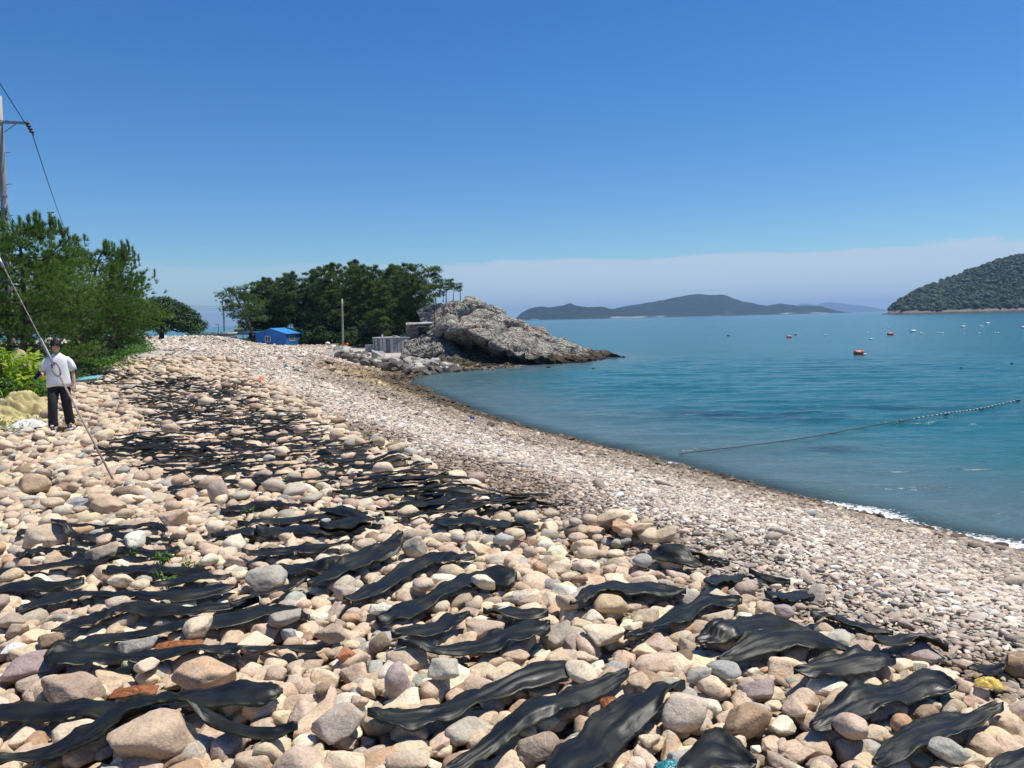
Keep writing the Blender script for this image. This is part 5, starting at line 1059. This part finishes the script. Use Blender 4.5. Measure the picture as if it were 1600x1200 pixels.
# broad dark tree with a flat spreading crown beyond the end of the stones
def spreading(seed, W_, Ht):
    r = np.random.default_rng(seed); wood = MB(); wood.tube([(0, 0, -.4), (.1, 0, .8), (-.1, .1, 1.5)], [.28, .22, .18], 8); P, Nn, C = [], [], []
    for i in range(48):
        g = i * 2.4; q = math.sqrt((i + .5) / 48); e = np.array([math.cos(g) * q * W_ * 1.08, math.sin(g) * q * W_ * .8, Ht * (1 - .80 * q ** 2.6) * r.uniform(.86, 1.)]); wood.tube([(0, 0, 1.2), e * np.array([.5, .5, .62]), e - np.array([0, 0, .15])], [.12, .07, .02], 5, False)
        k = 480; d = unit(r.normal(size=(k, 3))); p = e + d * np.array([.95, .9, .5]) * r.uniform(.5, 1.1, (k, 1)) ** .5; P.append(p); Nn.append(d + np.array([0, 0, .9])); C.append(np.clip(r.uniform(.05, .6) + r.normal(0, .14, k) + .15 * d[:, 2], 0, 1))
    return wood.mesh('trunk', True), foliage('crown', leaves(np.vstack(P), np.vstack(Nn), .26, .14, r, .5), 4, np.concatenate(C))
SPR = spreading(31, 3.5, 3.5); P = at_depth(252, 525, 76); tree('spreading_tree', SPR, (P[0], 76, P[2] - .05), 0, 1., (M_BARK, M_DARKLEAF), 'dark rounded tree with a wide spreading crown by the far end of the stones')
tree('spreading_tree', spreading(32, 2.1, 2.7), (P[0] - 4.6, 73, P[2] + .1), 1, 1., (M_BARK, M_DARKLEAF), 'smaller dark tree just left of the wide spreading one, partly behind the pines')

# the pine grove
GR = [pine(40 + i, 11 + (i % 3), [3.0, 3.4, 2.7, 3.2][i % 4], [.16, .10, .24, .12][i % 4], 36, 2500, 8, .46, .07, (rng.normal(0, .9), rng.normal(0, .7)), .75, .6, 0, .2) for i in range(6)]
WIND = pine(50, 8.5, 2.9, .40, 17, 850, 8, .42, .075, (-3.2, .4), .9, .6, 0, .2, shape=lambda s: .55 + .4 * math.sin(3 * s)); SMALL = pine(51, 4.2, 1.5, .62, 10, 260, 8, .34, .06, (.5, 0), .95, .6, 0, .10, shape=lambda s: .9); TALL = pine(52, 11.5, 2.8, .55, 18, 1000, 8, .45, .08, (1.3, .2), .85, .6, 0, .2, shape=lambda s: .85)
sky_ = np.array([(360, 472), (375, 452), (395, 436), (410, 432), (430, 425), (445, 420), (470, 414), (500, 408), (520, 405), (545, 404), (562, 399), (585, 405), (605, 406), (625, 405), (645, 406), (660, 425), (675, 448)])
GL = [(398, 122, 0), (420, 123, 1), (442, 126, 2), (462, 122, 3), (486, 122, 4), (505, 119, 5), (530, 120, 0), (552, 116, 1), (566, 124, 2), (590, 116, 3), (610, 112, 4), (628, 120, 5), (642, 110, 1), (655, 106, 2), (480, 124, 0), (520, 115, 4), (575, 112, 3), (545, 130, 5), (610, 128, 2), (430, 126, 3), (600, 105, 5), (412, 124, 4), (500, 128, 1)]
fixed = {0: 'pine with drooping boughs second from the left end of the grove', 1: 'pine standing directly above the roof of the blue shed', 8: 'highest pine in the middle of the grove skyline', 12: 'ragged pine at the right end of the grove skyline', 13: 'lower pine at the right end of the grove above the stone hut'}
for i, (u, dep, k) in enumerate(GL):
    sv = np.interp(u, sky_[:, 0], sky_[:, 1]) + (rng.uniform(0, 8) if i not in fixed else 1) + (26 if i in (14, 15, 16, 20) else 0); top = at_depth(u, sv, dep); base = float(H(top[0], dep)); hgt = top[2] - base; h0 = 11 + (k % 3); s = hgt / (h0 * 1.02)
    tree('pine_tree', GR[k], (top[0], dep, base - .1), rng.uniform(0, 6.3), (min(s, 1.15) * 1.0, min(s, 1.15) * 1.0, s), MP, fixed.get(i, 'dark green pine packed into the grove behind the blue shed and the concrete tank'), 'tree', 'pines of the grove')
P = at_depth(392, 536, 112); tree('pine_tree', WIND, (P[0] + .6, 112, float(H(P[0], 112)) - .1), 0, 1.0, MP, 'wind bent pine leaning out to the left over the shelter, leftmost of the grove', 'tree', 'pines of the grove')
for (u, v, dep, me, sc, rz, lab) in ((664, 497, 104, TALL, .62, .3, 'open pine with bare stem at the right edge of the grove above the headland rock'), (683, 497, 101, SMALL, 1.05, 2.6, 'small pine with layered boughs on the left shoulder of the headland rock'), (697, 472, 101, SMALL, .75, 1.2, 'pine with a flat branch stretching right on top of the headland'), (708, 472, 100, SMALL, .62, .1, 'tiny lone pine with a bare trunk on the very top of the headland')):
    P = at_depth(u, v, dep); tree('pine_tree', me, (P[0], dep, P[2] - .2), rz, sc, MP, lab, 'tree', 'pines on the headland')
SB = bush(61, (2.6, 2.0, 2.3), 2600, .36, .18, lobes=16)
for i, (u, dep, s, lab) in enumerate(((412, 118, .8, 'green shrub behind the blue shed roof'), (455, 116, 1.0, 'green shrub behind the grey metal store'), (500, 112, 1.05, 'green shrub at the foot of the grove left of the lone pole'), (555, 108, 1.0, 'bright green shrub right of the lone pole'), (590, 106, 1.1, 'green shrub behind the concrete tank'), (625, 104, 1.0, 'green shrub left of the stone hut'), (480, 118, 1.2, 'dark green shrub deep under the grove behind the chute frame'), (530, 116, 1.2, 'dark green shrub deep under the grove behind the lone pole'), (575, 114, 1.2, 'dark green shrub deep under the middle of the grove'), (650, 106, 1.1, 'dark green shrub behind the roof of the stone hut'))):
    g = gz(u, dep); shrub(SB, g, i * 1.7, (M_BARK, M_DARKLEAF if 'dark' in lab else M_BROAD if 'bright' in lab else M_DARKLEAF), lab, group='shrubs at the foot of the grove', sc=s)
SC = bush(62, (1.3, .9, .9), 900, .24, .1, lobes=10)
for i, (u, v, dep, s, lab) in enumerate(((692, 512, 93.5, 1.0, 'shrub growing in the dark hollow of the headland rock right of the stone hut'), (706, 497, 96, .8, 'shrub in the cleft high on the headland rock'), (723, 489, 96, .6, 'little tuft of shrub on the pale face of the headland'), (672, 514, 96, .9, 'shrub beside the right wall of the stone hut'))):
    P = at_depth(u, v, dep); shrub(SC, (P[0], dep, P[2] - .3), i, (M_BARK, M_DARKLEAF), lab, group='shrubs on the headland rock', sc=s)
# weeds between the near stones
def weed(u, v, n, h, label):
    r = np.random.default_rng(int(u)); P = on_ground(u, v, .06); e = empty('weed', P, 0, label, 'weed', 'weeds among the near stones'); q = np.stack([r.normal(0, .035, n), r.normal(0, .025, n), r.uniform(.02, h, n)], 1)
    link('foliage', foliage('foliage', leaves(q, np.tile([0, -.3, 1.], (n, 1)), .06, .018, r, .8), 4, np.clip(r.normal(.5, .2, n), 0, 1)), M_BROAD, e); s = MB(); [s.tube([(0, 0, -.06), (a * .5, b * .5, c * .6), (a, b, c)], .003, 4) for a, b, c in q[:8]]; s.build('stem', M_BROAD, e)
weed(252, 880, 24, .06, 'green weed sprouting above the kelp strip at centre left'); weed(262, 914, 22, .06, 'yellowish weed tuft between kelp blades at centre left'); weed(205, 870, 12, .04, 'small green weed beside the crinkled kelp blade'); weed(288, 886, 12, .04, 'low weed right of the green sprouting one'); weed(385, 802, 10, .04, 'tiny weed near the greenish kelp blades')
# ------------------------------------------------------------------ the person walking on the stones
M_SKIN = simple('skin', (.52, .31, .21), .55, var=.06); M_HAIR = simple('black_hair', (.010, .009, .008), .6, var=.2, scale=20, bump=.15, bscale=60, spec=.25)
M_SHIRT = simple('white_cotton', (.80, .80, .79), .9, var=.04, bump=.25, bscale=14); M_TROUS = simple('black_cloth', (.016, .016, .019), .85, var=.2, bump=.4, bscale=18); M_BLACK = simple('black_rubber', (.02, .02, .022), .5); M_LIP = simple('lips', (.40, .17, .14), .5); M_EYE = simple('dark_eyes', (.02, .015, .012), .25)
def skinned(name, verts, edges, radii, sub=2):
    me = bpy.data.meshes.new(name); me.from_pydata(verts, edges, []); o = bpy.data.objects.new(name, me); COL.objects.link(o); o.modifiers.new('s', 'SKIN'); sv = me.skin_vertices[0].data
    for i, r_ in enumerate(radii): sv[i].radius = r_ if hasattr(r_, '__len__') else (r_, r_); sv[i].use_root = (i == 0)
    o.modifiers.new('d', 'SUBSURF').levels = sub; dg = bpy.context.evaluated_depsgraph_get(); dg.update(); m = bpy.data.meshes.new_from_object(o.evaluated_get(dg)); bpy.data.objects.remove(o); m.name = name; return m
def append_mesh(mb, m): mb.add([v.co[:] for v in m.vertices], [tuple(p.vertices) for p in m.polygons])
def person():
    foot = on_ground(97, 671, .12); e = empty('person', (foot[0], foot[1], foot[2] + .02), R(22), 'person with black fringe in white T-shirt and black trousers walking over the stones', 'person')
    V = [(0, 0, .93), (0, .01, 1.12), (0, .015, 1.32), (0, .01, 1.40), (0, -.002, 1.50), (0, -.01, 1.54),
         (-.10, 0, .88), (-.115, -.12, .50), (-.135, -.10, .09), (-.15, -.25, .05), (.10, 0, .88), (.115, .0, .49), (.14, .12, .10), (.16, .0, .05),
         (-.18, .01, 1.365), (-.265, .03, 1.14), (-.275, -.19, 1.05), (-.265, -.255, 1.06), (.18, .01, 1.365), (.265, .02, 1.13), (.29, -.05, .88), (.295, -.075, .81)]
    E = [(0, 1), (1, 2), (2, 3), (3, 4), (4, 5), (0, 6), (6, 7), (7, 8), (8, 9), (0, 10), (10, 11), (11, 12), (12, 13), (3, 14), (14, 15), (15, 16), (16, 17), (3, 18), (18, 19), (19, 20), (20, 21)]
    rr = [(.14, .10), (.13, .095), (.14, .09), (.075, .06), .046, .048, .082, .055, .042, .04, .082, .055, .042, .04, .05, .043, .032, (.034, .022), .05, .043, .031, (.022, .034)]
    # five fingers on each hand
    e.scale = (.9, .93, .95)
    def finger(root, pts, r0):
        i0 = root
        for k, p in enumerate(pts): V.append(p); rr.append(r0 * (1 - .16 * k)); E.append((i0, len(V) - 1)); i0 = len(V) - 1
    for j, (dx, ln) in enumerate(((-.027, .065), (-.009, .075), (.009, .072), (.027, .058))):   # right hand, fingers closed round the phone
        finger(17, [(-.265 + .01 * j - .02, -.285, 1.065 + dx), (-.295, -.315 - .1 * (ln - .06), 1.07 + dx), (-.325, -.31, 1.072 + dx)], .0095)
    finger(17, [(-.24, -.275, 1.10), (-.262, -.31, 1.125)], .011)
    for j, (dy, ln) in enumerate(((-.030, .068), (-.010, .078), (.010, .074), (.028, .06))):    # left hand hanging, slightly curled
        finger(21, [(.30, -.085 + dy, .765), (.293, -.095 + dy, .765 - ln * .5), (.278, -.10 + dy, .765 - ln)], .0095)
    finger(21, [(.275, -.118, .79), (.262, -.13, .755)], .011)
    mb = MB(); append_mesh(mb, skinned('body', V, E, rr))
    # head: a shaped shell with brow, nose, cheeks and chin
    n, m = 28, 22; G = []
    for i in range(m + 1):
        a = math.pi * i / m; zz = -math.cos(a); ring = []
        for k in range(n):
            g = 2 * math.pi * k / n; x, y = math.sin(a) * math.sin(g), -math.sin(a) * math.cos(g); f = max(0, -y)
            jaw = 1 - .30 * max(0, -zz - .15) ** 1.1; px_, py_, pz_ = x * .076 * jaw, y * .098 * (1 - .10 * max(0, -zz)), zz * .118
            nose = math.exp(-((x / .16) ** 2)) * math.exp(-(((zz + .12) / .2) ** 2)) * f; py_ -= .020 * nose
            py_ += .008 * math.exp(-(((abs(x) - .36) / .16) ** 2)) * math.exp(-(((zz - .06) / .11) ** 2)) * f; py_ -= .008 * math.exp(-((x / .35) ** 2)) * math.exp(-(((zz + .78) / .16) ** 2)) * f; py_ -= .006 * math.exp(-((x / .28) ** 2)) * math.exp(-(((zz + .47) / .1) ** 2)) * f
            ring.append((px_, py_ - .012, pz_ + 1.615))
        G.append(ring)
    V0 = [p for r_ in G for p in r_]; F0 = [(i * n + k, i * n + (k + 1) % n, (i + 1) * n + (k + 1) % n, (i + 1) * n + k) for i in range(m) for k in range(n)]; mb.add(V0, F0)
    for s in (-1, 1): mb.ellipsoid((s * .078, .005, 1.61), (.012, .022, .032), 8, 6)
    mb.build('body', M_SKIN, e, True)
    for s in (-1, 1): MB().ellipsoid((s * .029, -.098, 1.622), (.013, .008, .006), 8, 6).build('eye', M_EYE, e, True); MB().tube([(s * .014, -.104, 1.643), (s * .046, -.098, 1.645)], .0045, 5).build('eyebrow', M_HAIR, e)
    MB().ellipsoid((0, -.108, 1.561), (.022, .007, .006), 10, 6).build('mouth', M_LIP, e, True)
    # hair: a full cap with a fringe cut above the eyes
    hb = MB(); V0 = []; n, m = 40, 14; r = np.random.default_rng(3)
    for i in range(m + 1):
        for k in range(n):
            g = 2 * math.pi * k / n; front = max(0, math.cos(g)); low = .30 * front ** 1.5 - .42 * (1 - front) ** .8; a = (i / m) * math.acos(max(-1, low - .06 * r.random()));  q = 1 + .05 * r.normal() * (i > 2)
            V0.append((math.sin(a) * math.sin(g) * .086 * q, -math.sin(a) * math.cos(g) * .112 * q - .008, 1.63 + math.cos(a) * .118 * q))
    hb.add(V0, [(i * n + k, i * n + (k + 1) % n, (i + 1) * n + (k + 1) % n, (i + 1) * n + k) for i in range(m) for k in range(n)]); h = hb.build('hair', M_HAIR, e, True); md = h.modifiers.new('t', 'SOLIDIFY'); md.thickness = .012
    # T-shirt: loose body, boxy sleeves and a V neck opening
    sh = MB(); sh.loft([((0, .0, .84), .235, .155), ((0, .0, .90), .232, .155), ((0, .0, 1.05), .212, .142), ((0, .01, 1.22), .208, .138), ((0, .01, 1.34), .205, .125), ((0, .012, 1.395), .190, .105), ((0, .012, 1.435), .135, .092), ((0, .008, 1.468), .085, .074), ((0, .003, 1.492), .064, .062)], 28, 2.4, False)
    for i, (x, y, z) in enumerate(sh.v):
        a = math.atan2(y, x); wv = .011 * math.sin(a * 5 + z * 9) * sstep(1.42, 1.1, z) + .008 * math.sin(a * 9 - z * 14) * sstep(1.4, 1.0, z); dd = math.hypot(x, y) + 1e-6; vneck = -.045 * math.exp(-(x / .04) ** 2) if (y < 0 and z > 1.46) else 0
        sh.v[i] = (x * (1 + wv / dd), y * (1 + wv / dd), z + vneck + (.012 * math.sin(a * 3) if z < .85 else 0))
    for s in (-1, 1): q = [(s * .125, .01, 1.375), (s * .17, .012, 1.355), (s * .215, .016, 1.305), (s * .25, .022, 1.225), (s * .272, .026, 1.14)]; sh.tube(q, [.048, .060, .066, .070, .075], 18, False)
    o = sh.build('shirt', M_SHIRT, e, True); md = o.modifiers.new('t', 'SOLIDIFY'); md.thickness = .006
    tr = MB(); tr.loft([((0, .0, .80), .15, .115), ((0, .0, .88), .178, .128), ((0, .0, .97), .172, .122)], 24, 2.2, False)
    for pts, rs in (([(-.09, 0, .90), (-.10, -.03, .74), (-.115, -.125, .50), (-.13, -.115, .25), (-.135, -.10, .07)], [.105, .102, .085, .082, .086]), ([(.09, 0, .90), (.10, .0, .74), (.118, .0, .49), (.13, .06, .27), (.14, .115, .09)], [.105, .102, .085, .082, .086])):
        P = catmull(np.array(pts), 18); rr_ = np.interp(np.linspace(0, 1, 18), np.linspace(0, 1, 5), rs); rr_ = rr_ * (1 + .035 * np.sin(np.arange(18) * 2.1) * np.linspace(.3, 1, 18)); tr.tube(list(P), list(rr_), 18, False)
    o = tr.build('trousers', M_TROUS, e, True); md = o.modifiers.new('t', 'SOLIDIFY'); md.thickness = .006
    for s, y in ((-1, -.10), (1, .12)):
        x0 = s * .14; shoe = MB(); shoe.loft([((x0, y - .07, -.0), .052, .145), ((x0, y - .07, .03), .053, .148), ((x0, y - .055, .06), .047, .125), ((x0, y - .02, .09), .043, .08), ((x0, y + .0, .115), .042, .052)], 18, 2.3); so_ = shoe.build('shoe', M_BLACK, e, True)
        MB().loft([((x0, y - .07, -.025), .056, .152), ((x0, y - .07, .006), .057, .152)], 18, 2.3).build('sole', M_WHITE, so_); st = MB(); [st.box((x0, y - .10 - .03 * k, .075 - .012 * k), (.055, .012, .012), 0, .003) for k in range(3)]; st.tube([(x0 - s * .0 + .054, y - .16, .03), (x0 + .05, y - .05, .05), (x0 + .046, y + .0, .03)], .008, 5); st.tube([(x0 - .054, y - .16, .03), (x0 - .05, y - .05, .05), (x0 - .046, y + .0, .03)], .008, 5); st.build('stripe', M_WHITE, so_)
    ph = MB().box((0, 0, 0), (.075, .010, .155), 0, .004).build('phone', simple('black_glass', (.008, .008, .010), .12)); c = Matrix.Rotation(R(22), 4, 'Z') @ Vector((-.2835, -.302, 1.021)); ph.location = Vector(e.location) + c; ph.rotation_euler = (R(-20), R(38), R(-10)); tag(ph, 'black phone held tilted in the right hand of the walking person', 'phone')
    cm_ = MB().box((.018, .0065, .055), (.022, .003, .03), 0, .001).build('camera_bump', M_DARK, ph)
person()

# ------------------------------------------------------------------ odds and ends left on the beach
M_TARP = simple('yellow_tarpaulin', (.46, .38, .16), .7, var=.3, scale=5, bump=.4, bscale=14); M_BAG = simple('white_plastic', (.72, .70, .66), .5, var=.1, bump=.5, bscale=20); M_AQUA = simple('pale_aqua_paint', (.18, .42, .46), .5, var=.15); M_ORANGE = simple('orange_plastic', (.72, .105, .03), .45, var=.12); M_WHITEFLOAT = simple('white_foam', (.78, .78, .75), .7, var=.1); M_BLUEP = simple('blue_plastic', (.02, .05, .42), .4); M_TEAL = simple('teal_plastic', (.03, .22, .25), .4); M_WEEDO = simple('orange_seaweed', (.26, .085, .02), .6, var=.4, scale=30)
def crumple(name, c, size, seed, mat, label, cat, rz=0, amp=.22):
    n = 46; u, v = np.meshgrid(np.linspace(-1, 1, n), np.linspace(-1, 1, n), indexing='ij'); q = np.stack([u * 2, v * 2, u * 0 + seed], -1); r2 = np.maximum(np.abs(u), np.abs(v)); z = (1 - r2 ** 2.2) * (.75 + .9 * amp * (1 - 2.4 * np.abs(fbm(q, 4, seed)))) + .05 * fbm(q * 4, 2, seed + 5)
    ed = 1 + .16 * fbm(np.stack([u * 1.6, v * 1.6, u * 0 + seed + 4], -1), 3, 4); P = np.stack([u * size[0] * ed, v * size[1] * ed, z * size[2] - .02], -1); o = link(name, mesh_arrays(name, P.reshape(-1, 3), grid_faces(n, n), True), mat, None, c); o.rotation_euler = (0, 0, rz); md = o.modifiers.new('t', 'SOLIDIFY'); md.thickness = .008; return tag(o, label, cat)
P = gz(32, 16.4); crumple('tarpaulin', (P[0], P[1], P[2] + .16), (.52, .30, .46), 3, M_TARP, 'crumpled pale yellow tarpaulin bundle under the shrub left of the person', 'tarpaulin', .15, .5)
P = gz(38, 14.7); crumple('bag', (P[0], P[1], P[2] + .2), (.30, .2, .15), 8, M_BAG, 'crushed white plastic bag in front of the yellow tarpaulin', 'bag', .3, .3)
P = gz(2, 15.2); crumple('tarpaulin', (P[0], P[1], P[2] + .14), (.5, .35, .3), 11, M_TARP, 'smaller yellow tarpaulin fold at the very left edge', 'tarpaulin', -.3, .6)
P = at_depth(28, 553, 19.4); zt = P[2] + .16; P[2] = (zt + float(H(P[0], P[1]))) / 2; o = bpy.data.objects.new('boulder', base_me[4]); COL.objects.link(o); o.location = P; o.scale = (.27, .24, zt - P[2]); o.rotation_euler = (.08, .05, .4); o.color = (.50, .37, .25, 1); tag(o, 'tan boulder perched among the shrubs left of the person', 'rock'); o.location.z -= .04
P = gz(138, 24.5); ab = empty('aqua_board', (P[0], P[1], P[2] + .32), R(8), 'pale aqua board lying at the edge of the green plants right of the person', 'board'); MB().box((0, 0, .03), (.75, .5, .035), 0, .008, R(9), R(-5)).build('panel', M_AQUA, ab); MB().box((0, -.25, -.02), (.75, .03, .07), 0, 0, R(9), R(-5)).build('edge', M_AQUA, ab)
def frond(u, v, L_, label, mat=M_WEEDO, name='dry_seaweed', cat='seaweed', n=26, seed=1):
    P = on_ground(u, v, .09); return crumple(name, P, (L_ * .42, .04, .014), seed * 7 + 1, mat, label, cat, .15, .9)
    r = np.random.default_rng(seed); mb = MB()
    for i in range(n): a = r.normal(.1, .4); x, y = r.normal(0, L_ * .3), r.normal(0, .025); l = r.uniform(.05, .12); mb.tube([(x, y, .02 + .02 * r.random()), (x + l * .5 * math.cos(a), y + l * .5 * math.sin(a), .035 + .03 * r.random()), (x + l * math.cos(a), y + l * math.sin(a), .04)], [.002, .0045, .0015], 4)
    return tag(mb.build(name, mat, None, True, P), label, cat)
frond(210, 1076, .22, 'orange brown dried seaweed scrap left of the smooth orange tan stone', seed=1); frond(280, 1004, .26, 'rusty orange seaweed strands above the kelp blade with a ruffled end', seed=2); frond(953, 1094, .08, 'small rusty seaweed scrap beside the broadest kelp blade', n=10, seed=3)
P = on_ground(1545, 1064, .08); crumple('plastic_scrap', P, (.045, .028, .025), 21, simple('yellow_plastic', (.70, .48, .10), .5), 'crumpled yellow plastic scrap between stones near the right edge', 'scrap', -.4, .6)
P = on_ground(22, 1011, .08); crumple('wrapper', P, (.05, .035, .03), 22, M_WHITE, 'white wrapper scrap between stones at the left edge', 'wrapper', .2, .5)
P = on_ground(1046, 1193, .06); crumple('net_scrap', P, (.04, .03, .02), 23, M_TEAL, 'teal scrap of netting in the gap at the bottom beside a kelp blade', 'net', .2, .5)
def lump(u, v, wpx, mat, label, cat, name, hfrac=.75, dep=None):
    P = on_ground(u, v, .02) if dep is None else at_depth(u, v, dep); s = wpx / FPX * P[1] / 2; e = empty(name, (P[0], P[1], P[2] + s * hfrac * .7), .4, label, cat); b = MB(); b.loft([((0, 0, -s * hfrac), s * .55, s * .5), ((0, 0, -s * hfrac * .6), s * .92, s * .8), ((0, 0, 0), s, s * .9), ((0, 0, s * hfrac * .6), s * .9, s * .8), ((0, 0, s * hfrac), s * .5, s * .45)], 16); b.build('body', mat, e, True); MB().tube([(-s * .3, 0, s * hfrac), (0, 0, s * (hfrac + .3)), (s * .3, 0, s * hfrac)], s * .09, 6).build('handle', mat, e); return e
lump(408, 596, 9, M_ORANGE, 'small orange red float stranded on the white shingle', 'float', 'stranded_float'); lump(738, 655, 7, M_BLUEP, 'blue plastic float lying on the brown tide line', 'float', 'stranded_float')
lump(447, 573, 6, M_TEAL, 'dark blue bottle shape on the far shingle, leftmost of three bits of litter', 'litter', 'litter', .6); lump(459, 575, 5, M_DARKWIRE, 'black bit of litter on the far shingle beside the dark blue one', 'litter', 'litter', .6); lump(464, 578, 6, M_TEAL, 'dark green bit of litter, rightmost of three on the far shingle', 'litter', 'litter', .6); lump(543, 541, 8, M_ORANGE, 'orange red tub standing on the grass near the lone pole', 'tub', 'tub'); lump(512, 538, 8, M_WHITEFLOAT, 'white sack lying on the grass left of the lone pole', 'sack', 'sack', .5); lump(521, 542, 7, M_WHITEFLOAT, 'flat white foam box on the grass left of the lone pole', 'foam box', 'foam_box', .4)
def dinghy(i, u, v, dep):
    P = at_depth(u, v, dep); e = empty('boat', (P[0], dep, P[2]), .3 * i, ['leftmost', 'second', 'third', 'rightmost'][i] + ' of the pale boats pulled up beyond the low wall by the far sea', 'boat', 'boats beyond the low wall'); b = MB(); b.loft([((0, 0, -.25), .9, .25), ((0, 0, .05), 1.25, .48), ((0, 0, .3), 1.4, .55)], 16, 2.2); b.build('hull', M_WHITE, e, True); MB().loft([((0, 0, .3), 1.42, .57), ((0, 0, .36), 1.42, .57)], 16, 2.2).build('gunwale', M_GREY, e)
for i, (u, v) in enumerate(((318, 523.5), (331, 523), (345, 522.5), (358, 522.5))): dinghy(i, u, v, 116)

# frame and bench on top of the headland
P = at_depth(705, 468, 100); gz_ = empty('lookout_frame', (P[0], 100, P[2] - .2), R(5), 'thin open frame of posts and beams on top of the headland', 'frame')
for x in (-1.0, 1.2):
    for y in (0, 1.4): MB().box((x, y, .8), (.07, .07, 2.0)).build('post', M_RUST, gz_)
MB().box((.1, 0, 1.8), (2.6, .06, .06)).build('beam', M_RUST, gz_); MB().box((.1, 1.4, 1.8), (2.6, .06, .06)).build('beam', M_RUST, gz_); MB().box((1.2, .7, 1.75), (.06, 1.5, .06)).build('beam', M_RUST, gz_); MB().box((2.2, .2, .5), (1.0, .3, .08)).build('bench', M_RUST, gz_)
P = at_depth(679, 492, 95); ps = empty('signpost', (P[0], 95, P[2] - 2), 0, 'thin dark post standing on the rock right of the grove', 'post'); MB().tube([(0, 0, 0), (0, 0, 3.3)], .05, 6).build('post', M_DARKWIRE, ps)

# ------------------------------------------------------------------ floats and lines on the water
def on_sea(u, v): d = ray(u, v); return np.array([0, 0, CZ]) + d * (CZ / -d[2])
def drum_float(u, v, wpx, mat, label, group, rz=.1, upright=False):
    P = on_sea(u, v); s = wpx * .85 / FPX * P[1] / 2; e = empty('buoy', P + np.array([0, 0, s * .3 + .03]), rz, label, 'buoy', group); b = MB()
    xs = [(-1, .35), (-.96, .5), (-.8, .56), (0, .58), (.8, .56), (.96, .5), (1, .35)]; b.tube([(x * s, 0, 0) for x, _ in xs], [q * s for _, q in xs], 14); b.build('body', mat, e, True)
    for x in (-.55, .55): MB().tube([(x * s - .04 * s, 0, 0), (x * s + .04 * s, 0, 0)], s * .60, 14).build('band', M_DARKWIRE if mat is M_ORANGE else M_GREY, e, True)
    MB().tube([(0, 0, s * .5), (0, .05 * s, s * .72), (.12 * s, 0, s * .5)], s * .05, 6).build('eyelet', M_DARKWIRE, e)
GO = 'orange drum buoys in the bay'
drum_float(1342, 554, 17, M_ORANGE, 'nearest orange drum buoy with a small white float beside it', GO); drum_float(1391, 523.5, 10, M_ORANGE, 'orange drum buoy in line with the row of white floats', GO); drum_float(1233, 527.5, 8, M_ORANGE, 'smallest orange drum buoy left of the other two', GO)
GW = 'white floats scattered offshore'
drum_float(1351, 555, 6, M_WHITEFLOAT, 'white float touching the nearest orange drum buoy', GW)
drum_float(1427, 519, 9, M_WHITEFLOAT, 'white float just right of the orange buoy that is in line with it', GW); drum_float(1600, 513.5, 10, M_WHITEFLOAT, 'white float at the right edge of the picture', GW); drum_float(1543, 506.5, 7, M_WHITEFLOAT, 'white float nearest to the rocks of the wooded island', GW); drum_float(1505, 511.5, 7, M_WHITEFLOAT, 'white float left of the one nearest the island rocks', GW); drum_float(1361, 530.5, 5, M_WHITEFLOAT, 'lone small white float below the orange buoys', GW)
for i, (u, v) in enumerate(((1439, 521.5), (1441, 523), (1466, 521), (1472, 521.5), (1506, 522), (1532, 510), (1535, 511), (1555, 521), (1560, 521.5), (1290, 524.5), (1355, 520.5), (1388, 513), (1530, 521.5))): drum_float(u, v, 4.2, M_WHITEFLOAT, 'tiny white float dotted among many offshore below the wooded island', GW, i)
GB_ = 'black floats along the net line'
net = [(1062, 712), (1110, 706), (1160, 700), (1215, 693), (1275, 684), (1340, 672), (1409, 660), (1478, 648.5), (1533, 640.5), (1590, 627.5)]
for k, lab in ((6, 'large black float where the net line turns, nearest the beach'), (7, 'black float second along the net line'), (8, 'black float third along the net line'), (9, 'black float at the far right end of the net line')): drum_float(*net[k], 9 if k == 6 else 7.5, M_BLACK, lab, GB_)
for (u, v, lab) in ((1502, 575.5, 'small black float alone in the middle of the bay'), (1581, 568.5, 'small black float near the right edge of the bay'), (1138, 525, 'tiny black marker float far out in front of the long island'), (1243, 523.5, 'tiny black float right of the smallest orange buoy')): drum_float(u, v, 4.6, M_BLACK, lab, 'lone black floats')
pl = [on_sea(u, v) + np.array([0, 0, .07]) for u, v in net]; pl = catmull(np.array(pl), 90); tag(MB().tube(list(pl), .02, 6).build('net_rope', M_DARKWIRE), 'dark net rope floating from near the shore out past the black floats', 'rope')
for i in range(36):
    q = pl[int(62 + i * .75)]; o = MB().ellipsoid((0, 0, .01), (.05, .035, .035), 8, 6); 
    if i == 0: pm = o.mesh('cork_float', True); pm.materials.append(M_WHITEFLOAT)
    c_ = bpy.data.objects.new('cork_float', pm); COL.objects.link(c_); c_.location = q; tag(c_, 'small pale cork strung on the net rope between the black floats', 'float', 'corks on the net rope')
# ------------------------------------------------------------------ the air
def haze():
    k = NT('sea_haze'); k.t.nodes.remove(k.b)
    v = k.n('ShaderNodeVolumePrincipled', {'Color': (.42, .66, 1.), 'Density': 0.0001, 'Anisotropy': .2}); k.t.links.new(v.outputs[0], k.o.inputs['Volume'])
    o = MB().box((0, 0, 150 - 8.), (40000, 40000, 300)).build('haze', k.m); tag(o, kind='stuff')
haze()
